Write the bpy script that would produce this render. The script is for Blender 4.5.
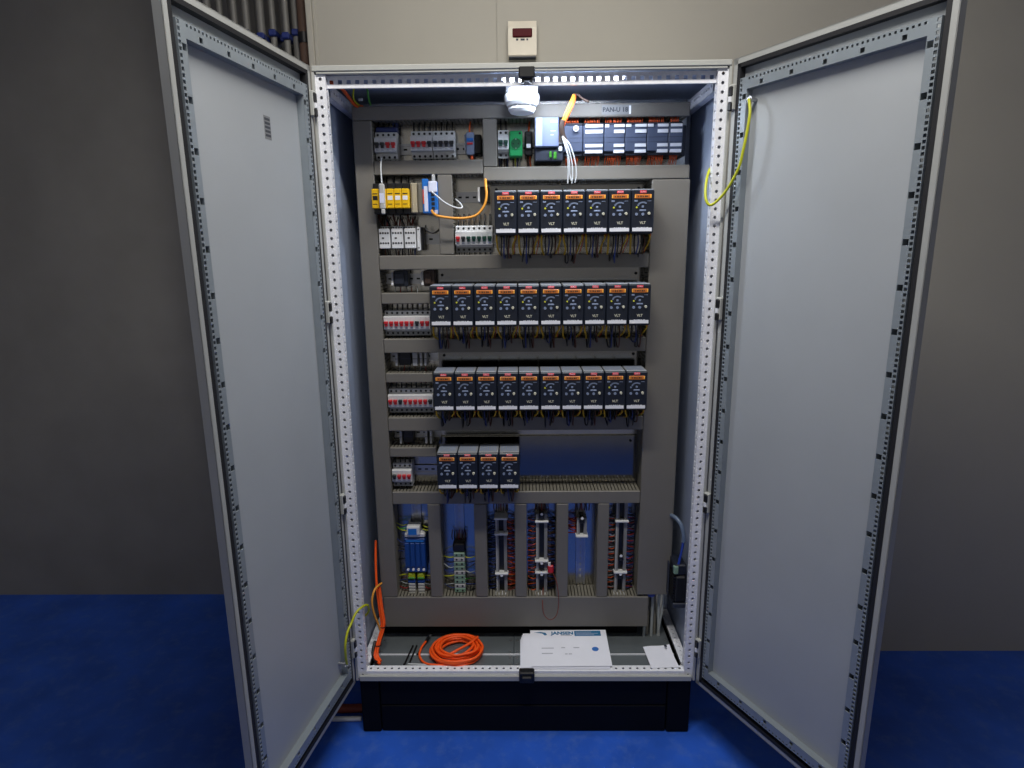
import bpy, math, random
from mathutils import Vector, Matrix, Euler
random.seed(7)
scene = bpy.context.scene
for o in list(bpy.data.objects):
    bpy.data.objects.remove(o, do_unlink=True)
C = scene.collection

# ------------------------------------------------------------------ camera
yaw, pitch, roll = -0.01502, 0.2161, -0.01052
fwd = Vector((math.sin(yaw)*math.cos(pitch), math.cos(yaw)*math.cos(pitch), -math.sin(pitch)))
r0 = Vector((math.cos(yaw), -math.sin(yaw), 0)); u0 = r0.cross(fwd)
rgt = r0*math.cos(roll)+u0*math.sin(roll); up = -r0*math.sin(roll)+u0*math.cos(roll)
cd = bpy.data.cameras.new('camera'); cam = bpy.data.objects.new('camera', cd); C.objects.link(cam)
cd.sensor_fit = 'HORIZONTAL'; cd.sensor_width = 36; cd.lens = 612/1024*36; cd.clip_start = .02
M = Matrix((rgt, up, -fwd)).transposed().to_4x4(); M.translation = (-0.00598, -1.90763, 1.71845)
cam.matrix_world = M
scene.camera = cam

# ------------------------------------------------------------------ world, lights, exposure
scene.view_settings.view_transform = 'Standard'; scene.view_settings.look = 'None'
scene.view_settings.gamma = 1; scene.view_settings.use_curve_mapping = False
scene.view_settings.exposure = 0.0
w = bpy.data.worlds.new('world'); scene.world = w; w.use_nodes = True
w.node_tree.nodes['Background'].inputs[0].default_value = (.75, .85, 1, 1)
w.node_tree.nodes['Background'].inputs[1].default_value = .02
ROOM_W = 38.0      # each ceiling fitting, watts
LED_W = 2.6

# ------------------------------------------------------------------ helpers
def lin(h):
    h = h.lstrip('#'); c = [int(h[i:i+2], 16)/255 for i in (0, 2, 4)]
    return tuple(x/12.92 if x <= .04045 else ((x+.055)/1.055)**2.4 for x in c)
MATS = {}
def mat(name, col, rough=.5, metal=0.0, var=.06, scale=12, bump=0.0, emit=0.0, spec=.5):
    m = bpy.data.materials.new(name); m.use_nodes = True; nt = m.node_tree; b = nt.nodes['Principled BSDF']
    c = lin(col)
    b.inputs['Roughness'].default_value = rough; b.inputs['Metallic'].default_value = metal
    b.inputs['Specular IOR Level'].default_value = spec
    tc = nt.nodes.new('ShaderNodeTexCoord'); nz = nt.nodes.new('ShaderNodeTexNoise')
    nz.inputs['Scale'].default_value = scale; nz.inputs['Detail'].default_value = 4
    nt.links.new(tc.outputs['Object'], nz.inputs['Vector'])
    mr = nt.nodes.new('ShaderNodeMapRange'); mr.inputs[1].default_value = .3; mr.inputs[2].default_value = .7
    mr.inputs[3].default_value = 1-var; mr.inputs[4].default_value = 1+var
    nt.links.new(nz.outputs['Fac'], mr.inputs[0])
    mx = nt.nodes.new('ShaderNodeVectorMath'); mx.operation = 'SCALE'; mx.inputs[0].default_value = c
    nt.links.new(mr.outputs[0], mx.inputs['Scale']); nt.links.new(mx.outputs[0], b.inputs['Base Color'])
    if bump:
        bp = nt.nodes.new('ShaderNodeBump'); bp.inputs['Strength'].default_value = bump; bp.inputs['Distance'].default_value = .002
        nt.links.new(nz.outputs['Fac'], bp.inputs['Height']); nt.links.new(bp.outputs[0], b.inputs['Normal'])
    if emit:
        b.inputs['Emission Color'].default_value = (*c, 1); b.inputs['Emission Strength'].default_value = emit
    MATS[name] = m; return m

class MB:
    def __init__(s): s.v, s.f, s.sm = [], [], []
    def add(s, vs, fs, smooth=False):
        o = len(s.v); s.v += [tuple(p) for p in vs]; s.f += [tuple(i+o for i in f) for f in fs]; s.sm += [smooth]*len(fs); return s
    def box(s, x0, x1, y0, y1, z0, z1):
        return s.add([(x0,y0,z0),(x1,y0,z0),(x1,y1,z0),(x0,y1,z0),(x0,y0,z1),(x1,y0,z1),(x1,y1,z1),(x0,y1,z1)],
              [(0,3,2,1),(4,5,6,7),(0,1,5,4),(1,2,6,5),(2,3,7,6),(3,0,4,7)])
    def cbox(s, x0, x1, y0, y1, z0, z1, c=.002):
        c = min(c, (x1-x0)*.45, (y1-y0)*.45, (z1-z0)*.45)
        vs, idx = [], {}
        X, Y, Z = (x0, x1), (y0, y1), (z0, z1)
        for i in (0,1):
            for j in (0,1):
                for k in (0,1):
                    for a in (0,1,2):
                        p = [X[i], Y[j], Z[k]]; sg = (i, j, k)
                        for b in range(3):
                            if b != a: p[b] += c if sg[b] == 0 else -c
                        idx[(i,j,k,a)] = len(vs); vs.append(tuple(p))
        fs = []
        for a in range(3):
            b, d = (a+1) % 3, (a+2) % 3
            for q in (0,1):
                loop = []
                for (u, t) in ((0,0),(1,0),(1,1),(0,1)):
                    k = [0,0,0]; k[a] = q; k[b] = u; k[d] = t; loop.append(idx[(*k, a)])
                fs.append(tuple(loop if q else loop[::-1]))
        for a in range(3):
            b, d = (a+1) % 3, (a+2) % 3
            for u in (0,1):
                for t in (0,1):
                    k0 = [0,0,0]; k0[b] = u; k0[d] = t; k1 = list(k0); k1[a] = 1
                    l = [idx[(*k0,b)], idx[(*k1,b)], idx[(*k1,d)], idx[(*k0,d)]]
                    fs.append(tuple(l if (u == t) else l[::-1]))
        for i in (0,1):
            for j in (0,1):
                for k in (0,1):
                    l = [idx[(i,j,k,0)], idx[(i,j,k,1)], idx[(i,j,k,2)]]
                    fs.append(tuple(l if (i+j+k) % 2 else l[::-1]))
        return s.add(vs, fs)
    def cyl(s, p0, p1, r, n=12, r2=None, caps=True):
        p0, p1 = Vector(p0), Vector(p1); d = (p1-p0).normalized(); r2 = r if r2 is None else r2
        a = d.orthogonal().normalized(); b = d.cross(a)
        A = [p0+(a*math.cos(t)+b*math.sin(t))*r for t in [2*math.pi*i/n for i in range(n)]]
        B = [p1+(a*math.cos(t)+b*math.sin(t))*r2 for t in [2*math.pi*i/n for i in range(n)]]
        s.add(A+B, [(i, (i+1) % n, n+(i+1) % n, n+i) for i in range(n)], True)
        if caps: s.add(A, [tuple(range(n))[::-1]]); s.add(B, [tuple(range(n))])
        return s
    def tube(s, pts, r, n=6, sub=4):
        pts = spline(pts, sub) if sub else [Vector(p) for p in pts]
        t = (pts[1]-pts[0]).normalized(); a = t.orthogonal().normalized(); vs = []
        for i, p in enumerate(pts):
            t = (pts[min(i+1, len(pts)-1)]-pts[max(i-1, 0)]).normalized()
            a = (a-t*a.dot(t)).normalized(); b = t.cross(a)
            vs += [p+(a*math.cos(2*math.pi*k/n)+b*math.sin(2*math.pi*k/n))*r for k in range(n)]
        m = len(pts)
        s.add(vs, [(i*n+k, i*n+(k+1) % n, (i+1)*n+(k+1) % n, (i+1)*n+k) for i in range(m-1) for k in range(n)], True)
        s.add(vs[:n], [tuple(range(n))[::-1]]); s.add(vs[-n:], [tuple(range(n))])
        return s
    def lathe(s, prof, c=(0,0,0), n=32):
        c = Vector(c)
        for (ra, za), (rb, zb) in zip(prof, prof[1:]):
            vs = [c+Vector((r*math.cos(2*math.pi*k/n), r*math.sin(2*math.pi*k/n), z)) for r, z in ((ra, za), (rb, zb)) for k in range(n)]
            s.add(vs, [(k, (k+1) % n, n+(k+1) % n, n+k) for k in range(n)], True)
        return s
    def prism_x(s, prof, x0, x1):
        n = len(prof)
        vs = [(x0, y, z) for y, z in prof]+[(x1, y, z) for y, z in prof]
        s.add(vs, [(i, (i+1) % n, n+(i+1) % n, n+i) for i in range(n)]); s.add(vs[:n], [tuple(range(n))[::-1]]); s.add(vs[n:], [tuple(range(n))])
        return s
    def perf(s, o, U, V, L, wd, pitch, h, rnd=True, depth=.0025, off=None):
        # a strip with a row of punched holes: o corner, U along, V across
        o, U, V = Vector(o), Vector(U).normalized(), Vector(V).normalized(); N = U.cross(V)
        n = max(1, int(round(L/pitch))); p = L/n; off = wd/2 if off is None else off
        P = lambda u, v, d=0: o+U*u+V*v-N*d
        for i in range(n):
            a, b = i*p, (i+1)*p; cu = (a+b)/2
            out = [P(a,0),P(cu,0),P(b,0),P(b,off),P(b,wd),P(cu,wd),P(a,wd),P(a,off)]
            k = .7071 if rnd else 1.0
            inn = [(-k*h,-k*h),(0,-h),(k*h,-k*h),(h,0),(k*h,k*h),(0,h),(-k*h,k*h),(-h,0)]
            A = [P(cu+x, off+y) for x, y in inn]; B = [P(cu+x, off+y, depth) for x, y in inn]
            s.add(out+A, [(j, (j+1) % 8, 8+(j+1) % 8, 8+j) for j in range(8)])
            s.add(A+B, [(j, (j+1) % 8, 8+(j+1) % 8, 8+j) for j in range(8)])
        return s
    def mesh(s, name, m):
        me = bpy.data.meshes.new(name); me.from_pydata(s.v, [], s.f); me.update()
        me.polygons.foreach_set('use_smooth', s.sm)
        if m: me.materials.append(MATS[m] if isinstance(m, str) else m)
        return me
def spline(pts, sub):
    P = [Vector(p) for p in pts]
    if len(P) < 3: return [P[0].lerp(P[-1], i/sub) for i in range(sub+1)]
    out = []
    for i in range(len(P)-1):
        a, b, c, d = P[max(i-1,0)], P[i], P[i+1], P[min(i+2, len(P)-1)]
        for k in range(sub):
            t = k/sub
            out.append(.5*((2*b)+(c-a)*t+(2*a-5*b+4*c-d)*t*t+(3*b-a-3*c+d)*t**3))
    return out+[P[-1]]
def obj(name, mb, m=None, parent=None, loc=(0,0,0), rot=(0,0,0), kind=None, label=None):
    me = mb.mesh(name, m) if isinstance(mb, MB) else mb
    o = bpy.data.objects.new(name, me); C.objects.link(o)
    o.location = loc; o.rotation_euler = rot
    if parent: o.parent = parent
    if kind: o['kind'] = kind
    if label: o['label'] = label
    return o
def tag(o, label, cat, group=None, kind=None):
    o['label'] = label; o['category'] = cat
    if group: o['group'] = group
    if kind: o['kind'] = kind
    return o
def thing(name, label, cat, loc=(0,0,0), rot=(0,0,0), group=None):
    o = bpy.data.objects.new(name, None); C.objects.link(o); o.location = loc; o.rotation_euler = rot
    o.empty_display_size = .02
    return tag(o, label, cat, group)
def copy_thing(src, loc, label):
    r = src.copy(); C.objects.link(r); r.location = loc; r['label'] = label
    for ch in src.children:
        c = ch.copy(); C.objects.link(c); c.parent = r
        for g in ch.children:
            d = g.copy(); C.objects.link(d); d.parent = c
    return r
def text_mesh(name, txt, size, m, ext=.0002, bold=0.0):
    cu = bpy.data.curves.new(name, 'FONT'); cu.body = txt; cu.size = size; cu.extrude = ext; cu.resolution_u = 2; cu.offset = bold
    cu.align_x = 'CENTER'; cu.align_y = 'CENTER'
    t = bpy.data.objects.new(name, cu); C.objects.link(t)
    dg = bpy.context.evaluated_depsgraph_get(); me = bpy.data.meshes.new_from_object(t.evaluated_get(dg))
    bpy.data.objects.remove(t, do_unlink=True); me.materials.clear(); me.materials.append(MATS[m]); return me
ORD = ['first','second','third','fourth','fifth','sixth','seventh','eighth','ninth','tenth','eleventh','twelfth','thirteenth','fourteenth']
def nth(i, n):
    return 'leftmost' if i == 0 else ('rightmost' if i == n-1 else ORD[i]+' from left')
UPR = (math.pi/2, 0, 0)      # text stood up, facing the viewer

# ------------------------------------------------------------------ materials
mat('floor_blue', '#2a5cc8', .38, 0, .16, 5, .05)
mat('wall_paint', '#a5a299', .7, 0, .03, 3, .04)
mat('wall_recess', '#8d8b86', .8, 0, .08, 4, .1)
mat('ceiling_white', '#dcdad4', .8)
mat('cab_grey', '#aeb0ac', .42, 0, .03, 6)
mat('frame_zinc', '#eef0f6', .4, .0, .05, 20)
mat('door_lip', '#a2a4a2', .45, 0, .03, 6)
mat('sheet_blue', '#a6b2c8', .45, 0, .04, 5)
mat('door_inner', '#a5aaae', .45, 0, .03, 4)
mat('door_rail', '#8b949b', .4, .2, .05, 14)
mat('gasket', '#14151a', .7)
mat('plinth', '#06060b', .6, 0, .1, 10, spec=.15)
mat('plate_zinc', '#bab8b0', .2, 1.0, .06, 9)
mat('carrier_zinc', '#848482', .12, 1.0, .05, 9)
mat('gland_zinc', '#7e868a', .4, .55, .08, 9)
mat('duct_grey', '#716e68', .5, 0, .03, 10)
mat('duct_comb', '#77746a', .55, 0, .03, 10)
mat('black_plastic', '#101114', .45, 0, .1, 20)
mat('drive_body', '#131a27', .42, 0, .08, 20)
mat('drive_cap', '#8b9097', .5, 0, .05, 20)
mat('red_badge', '#d83a48', .5)
mat('amber', '#c4702a', .4, 0, .15, 60)
mat('amber_end', '#ffb848', .4)
mat('key_grey', '#7d8aa5', .5)
mat('key_light', '#c6c4b0', .45)
mat('led_yellow', '#c9c83a', .4)
mat('label_white', '#e6e8ee', .5, 0, .02)
mat('breaker_white', '#d5d7d9', .45, 0, .03)
mat('breaker_grey', '#8e9192', .5)
mat('toggle_red', '#c3222c', .45)
mat('toggle_dark', '#23272c', .45)
mat('toggle_green', '#14453a', .45)
mat('hole_dark', '#15161a', .7)
mat('socket_green', '#1fa05c', .45)
mat('socket_deep', '#0c5a35', .5)
mat('plc_light', '#a9b4d0', .45)
mat('plc_face', '#7f8bb0', .45)
mat('plc_dark', '#2b3140', .5)
mat('io_blue', '#4c566e', .45)
mat('io_dark', '#1c2230', .5)
mat('relay_yellow', '#e8b800', .45)
mat('beige', '#a89f88', .5)
mat('module_blue', '#1f6cc0', .4)
mat('sfp_white', '#d8dcf0', .4)
mat('term_blue', '#154289', .45)
mat('term_green', '#7c9a86', .5)
mat('term_grey', '#8b8b8b', .5)
mat('clamp_grey', '#b3b3b0', .5)
mat('yellow_green', '#a8b400', .45)
mat('earth_yellow', '#b7bb1c', .45)
mat('earth_green', '#3f8c2a', .45)
mat('earth_drive', '#cda41c', .45)
mat('wire_black', '#0d0d10', .45)
mat('wire_blue', '#1d2f6a', .45)
mat('wire_brown', '#4a2412', .5)
mat('wire_orange', '#d8541a', .5)
mat('wire_grey', '#9aa0a0', .5)
mat('wire_red', '#8a1a1a', .5)
mat('cable_orange', '#ff5c12', .5)
mat('cable_amber', '#e39a35', .5)
mat('cable_white', '#c9cdd0', .5)
mat('tape_brown', '#3a2a22', .6)
mat('rail_shade', '#a4a9b2', .4, 0, .05, 20)
mat('detector_white', '#eceef0', .4, 0, .01)
mat('ind_cream', '#d5cebf', .5)
mat('red_glass', '#4a0713', .35, spec=.1)
mat('paper', '#eef0fa', .75, 0, .02)
mat('print_blue', '#1f6f9f', .6)
mat('print_grey', '#a4a8b6', .7)
mat('print_dark', '#3c4048', .7)
mat('dot_blue', '#2f6fc0', .6)
mat('steel', '#b8babd', .3, .9)
mat('pipe_grey', '#6e6d6a', .55, .1, .08, 8)
mat('pipe_rust', '#5a4438', .7, 0, .15, 12)
mat('clip_blue', '#1c2c6c', .5)
mat('pipe_red', '#7a2f20', .6, 0, .15, 12)
mat('hose_clear', '#64748c', .3)
mat('tape_blue', '#2440a0', .5)
mat('lamp_body', '#d8d8d8', .4)
mat('lamp_lit', '#e4ecff', .4, emit=18.0)
mat('tube_lit', '#fff4e2', .4, emit=6.0)
mat('sticker_grey', '#7c7e80', .6)

def scuffed(m, light, scale, lo, hi, amt):
    nt = m.node_tree; b = nt.nodes['Principled BSDF']; src = b.inputs['Base Color'].links[0].from_socket
    tc = nt.nodes.new('ShaderNodeTexCoord'); n = nt.nodes.new('ShaderNodeTexNoise'); n.inputs['Scale'].default_value = scale; n.inputs['Detail'].default_value = 9; n.inputs['Roughness'].default_value = .7
    nt.links.new(tc.outputs['Object'], n.inputs['Vector'])
    mr = nt.nodes.new('ShaderNodeMapRange'); mr.inputs[1].default_value = lo; mr.inputs[2].default_value = hi; mr.inputs[4].default_value = amt
    nt.links.new(n.outputs['Fac'], mr.inputs[0])
    mx = nt.nodes.new('ShaderNodeMix'); mx.data_type = 'RGBA'; mx.inputs['B'].default_value = (*lin(light), 1)
    nt.links.new(mr.outputs[0], mx.inputs['Factor']); nt.links.new(src, mx.inputs['A']); nt.links.new(mx.outputs['Result'], b.inputs['Base Color'])
scuffed(MATS['floor_blue'], '#5f7fc4', 16, .5, .75, .55)
scuffed(MATS['frame_zinc'], '#b4b8c4', 40, .5, .75, .5)

# ------------------------------------------------------------------ the room
FX0, FX1, FY0, FY1, CEIL = -3.2, 3.2, -2.75, 1.1, 3.3
WY = .46
def struct(name, mb, m, label, cat):
    o = obj(name, mb, m); o['kind'] = 'structure'; o['label'] = label; o['category'] = cat; return o
struct('floor', MB().box(FX0, FX1, FY0, FY1, -.05, 0), 'floor_blue', 'scuffed bright blue painted floor in front of the cabinet', 'floor')
struct('ceiling', MB().box(FX0, FX1, FY0, FY1, CEIL, CEIL+.05), 'ceiling_white', 'pale ceiling of the switch room', 'ceiling')
wb = struct('wall_back', MB().box(-.081, FX1, WY, WY+.12, 0, CEIL).box(-.715, -.084, WY, WY+.12, 0, CEIL).box(-.084, -.081, WY+.004, WY+.12, 0, CEIL),
       'wall_paint', 'cream painted wall panels behind and above the cabinet', 'wall')
struct('wall_recess', MB().box(FX0, -.75, .92, 1.0, 0, CEIL), 'wall_recess', 'dark grey recessed wall behind the vertical conduits', 'wall')
struct('trim_1', MB().cbox(-.750, -.728, WY-.012, WY+.46, 0, CEIL, .003).cbox(-.728, -.715, WY-.004, WY+.12, 0, CEIL, .002),
       'wall_paint', 'cream corner trim along the left edge of the wall panel', 'trim')
struct('wall_left', MB().box(FX0-.1, FX0, FY0, FY1, 0, CEIL), 'wall_paint', 'cream side wall far left of the cabinet', 'wall')
struct('wall_right', MB().box(FX1, FX1+.1, FY0, FY1, 0, CEIL), 'wall_paint', 'cream side wall far right of the cabinet', 'wall')
struct('wall_front', MB().box(FX0, FX1, FY0-.1, FY0, 0, CEIL), 'ceiling_white', 'white wall behind the viewer', 'wall')

# ceiling fittings (the room's own light, above the frame)
def fitting(x, y, label):
    t = thing('ceiling_light', label, 'lamp', (x, y, CEIL), group='ceiling light fittings')
    obj('housing', MB().cbox(-.65, .65, -.09, .09, -.05, 0, .01), 'lamp_body', t)
    for s in (-.04, .04):
        obj('tube', MB().cyl((-.6, s, -.068), (.6, s, -.068), .013, 10), 'tube_lit', t)
    l = bpy.data.lights.new('fitting_light', 'AREA'); l.shape = 'RECTANGLE'; l.size = 1.2; l.size_y = .16; l.energy = ROOM_W; l.color = (1, .965, .91)
    lo = bpy.data.objects.new('fitting_light', l); C.objects.link(lo); lo.parent = t; lo.location = (0, 0, -.09)
fitting(.05, -.85, 'ceiling tube light over the aisle in front of the cabinet')

# conduits in the recess on the left
PX = [-1.228,-1.196,-1.164,-1.132,-1.100,-1.068,-1.036,-1.004,-.972,-.940,-.908,-.876,-.849,-.823]
for i, x in enumerate(PX):
    y = .53+.03*((i*7) % 3)
    t = thing('conduit', 'grey vertical conduit above the left door, %s of the row' % nth(i, len(PX)), 'conduit', (x, y, 0), group='vertical conduits on the left')
    obj('pipe', MB().cyl((0,0,.01), (0,0,CEIL), .0145 if i % 2 else .012, 10), 'pipe_grey', t)
    if i > 3: obj('clip', MB().cbox(-.0138, .0138, -.020, .05, 2.472+.010*((i*5) % 3), 2.495+.010*((i*5) % 3), .004), 'clip_blue', t, label='blue pipe clip')
t = thing('drain_pipe', 'brown vertical pipe with dark clamp beside the wall trim', 'pipe', (-.786, .53, 0))
obj('pipe', MB().cyl((0,0,0), (0,0,CEIL), .019, 14), 'pipe_rust', t)
cl = obj('clamp', MB().cyl((0,0,2.46), (0,0,2.495), .0215, 14).cbox(.014, .034, -.025, .025, 2.455, 2.50, .004), 'black_plastic', t)
t = thing('cable_tray', 'pale steel rail holding the conduit clips', 'rail', (0, .61, 2.488))
obj('rail_profile', MB().cbox(-1.26, -.80, 0, .02, -.012, .012, .002), 'steel', t)
obj('bracket', MB().box(-1.20, -1.17, .02, .31, -.012, .012).box(-.90, -.87, .02, .31, -.012, .012), 'steel', t)
for n, m, y, z, r, lb in (('floor_pipe','pipe_red',.10,.016,.016,'rust red pipe lying on the floor left of the plinth'),
                          ('floor_pipe','cable_white',.055,.009,.009,'thin pale pipe on the floor in front of the red pipe')):
    tag(obj(n, MB().tube([(-.98-2*y, .915, z), (-.98-2*y, .45, z), (-.96-2*y, .20+y, z), (-.88-y, y+.03, z), (-.76, y, z), (-.612, y, z)], r, 10, 6), m), lb, 'pipe')

# ------------------------------------------------------------------ the cabinet
cab = thing('switch_cabinet', 'tall light grey two door steel electrical cabinet on a black plinth', 'cabinet', (0, 0, 0))
B, T = .22, 2.222        # underside and top of the frame
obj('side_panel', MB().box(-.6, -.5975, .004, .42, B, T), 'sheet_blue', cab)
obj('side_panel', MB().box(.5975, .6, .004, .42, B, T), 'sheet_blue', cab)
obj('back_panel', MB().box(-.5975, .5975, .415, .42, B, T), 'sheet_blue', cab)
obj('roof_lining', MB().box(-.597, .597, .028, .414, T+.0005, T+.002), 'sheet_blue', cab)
rf = obj('roof', MB().cbox(-.602, .602, -.006, .424, T+.002, T+.018, .002), 'cab_grey', cab)
for x in (-.565, .575):
    for y in (.05, .38):
        obj('roof_bolt', MB().cyl((x, y, T+.018), (x, y, T+.026), .016, 12), 'cab_grey', rf)
HP = .025
for s in (-1, 1):
    p = MB()
    z0, L = B+.004, T-B-.008
    x0, x1 = (-.595, -.565) if s < 0 else (.565, .595)
    # front face with bold holes; inner return with small holes
    p.perf((x1, .002, z0), (0,0,1), (-1,0,0), L, x1-x0, HP, .0050, True, .003, off=(x1-x0)*(.5))
    xi = x1 if s < 0 else x0
    p.perf((xi, .002 if s > 0 else .030, z0), (0,0,1), (0,1 if s > 0 else -1,0), L, .028, HP, .0052, True, .002)
    p.box(x0, x1, .028, .030, z0, z0+L)
    obj('front_post', p, 'frame_zinc', cab)
    obj('front_rim', MB().box(min(s*.602, s*.595), max(s*.602, s*.595), -.006, .03, B, T), 'cab_grey', cab)
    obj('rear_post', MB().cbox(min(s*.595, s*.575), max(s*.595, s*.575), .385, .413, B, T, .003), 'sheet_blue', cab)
    # depth rails, top and bottom
    xa, xb = (s*.562, s*.590) if s > 0 else (s*.590, s*.562)
    q = MB()
    q.perf((xb, .035, .262), (0,1,0), (-1,0,0), .335, xb-xa, HP, .0052); q.box(xa, xb, .035, .37, .246, .2585)
    q.perf((xa if s > 0 else xb, .035 if s < 0 else .37, .2465), (0,1 if s < 0 else -1,0), (0,0,1), .335, .015, HP, .003) 
    obj('depth_rail', q, 'frame_zinc', cab)
    q = MB()
    q.perf((xa if s > 0 else xb, .035 if s < 0 else .37, 2.165), (0,1 if s < 0 else -1,0), (0,0,1), .335, .035, HP, .005)
    q.box(min(xa,xb)+.003, max(xa,xb)-.003, .035, .37, 2.165, 2.168); q.box(min(xa,xb)+.003, max(xa,xb)-.003, .035, .37, 2.197, 2.2)
    obj('depth_rail', q, 'frame_zinc', cab)
# top and bottom front rails
q = MB().perf((-.565, .018, 2.186), (1,0,0), (0,0,1), 1.13, .031, HP, .0058, False, .002, off=.0145)
q.box(-.565, .565, .018, .026, 2.184, 2.186)
obj('top_rail', q, 'frame_zinc', cab)
obj('top_rim', MB().cbox(-.590, .590, -.004, .010, 2.2175, 2.2225, .001), 'cab_grey', cab)
q = MB().perf((-.565, 0, .254), (1,0,0), (0,1,0), 1.13, .03, HP, .0048)
q.box(-.565, .565, -.002, 0, B, .2545)
obj('bottom_rail', q, 'frame_zinc', cab)
obj('bottom_rim', MB().cbox(-.590, .590, -.012, -.002, B, .243, .003), 'cab_grey', cab)
# floor sheets
for (x0, x1, y0, y1) in ((-.553, -.0405, .032, .099), (-.553, -.0405, .103, .40), (-.0395, .553, .032, .099), (-.0395, .553, .103, .40)):
    g = obj('gland_plate', MB().cbox(x0, x1, y0, y1, .238, .2455, .0015), 'gland_zinc', cab)
    sc = MB()
    for x in (x0+.012, x1-.012):
        for y in (y0+.015, min(y1, .2)-.015): sc.cyl((x, y, .2455), (x, y, .248), .005, 8)
    obj('screw', sc, 'steel', g, kind='stuff')
obj('plate_edge', MB().box(-.553, .553, .099, .103, .240, .249), 'frame_zinc', cab, label='bright raised joint between the floor sheets')
# plinth
for z0, z1 in ((.002, .108), (.112, .217)):
    obj('plinth_panel', MB().cbox(-.522, .508, .004, .02, z0, z1, .002), 'plinth', cab)
for s in (-1, 1):
    obj('plinth_corner', MB().cbox(min(s*.592, s*(.525 if s < 0 else .511)), max(s*.592, s*(.525 if s < 0 else .511)), .0, .07, .0, .218, .004), 'plinth', cab)
    obj('plinth_side', MB().box(min(s*.588, s*.575), max(s*.588, s*.575), .07, .41, .0, .218), 'plinth', cab)
obj('plinth_back', MB().box(-.575, .575, .39, .41, 0, .218), 'plinth', cab)
# mounting plate
obj('support_rail', MB().cbox(-.553, .44, .232, .270, .2456, .274, .003), 'plinth', cab, label='black support rail along the floor')
mp = obj('mounting_plate', MB().box(-.552, .552, .280, .283, .285, 2.198), 'plate_zinc', cab)
# door catches in the middle of the frame
k = MB().cbox(-.006, .040, -.022, .002, 2.196, 2.226, .003).cbox(.001, .010, -.016, .0, 2.184, 2.196, .002).cbox(.025, .034, -.016, 0, 2.184, 2.196, .002).cbox(.004, .03, -.014, .01, 2.190, 2.2, .002)
obj('door_catch', k, 'black_plastic', cab, label='black plastic door catch')
k = MB().cbox(-.020, .034, -.026, .004, .222, .266, .004).cbox(-.012, .026, -.034, -.02, .228, .254, .004)
obj('door_catch', k, 'black_plastic', cab, label='black plastic door catch')

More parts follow.
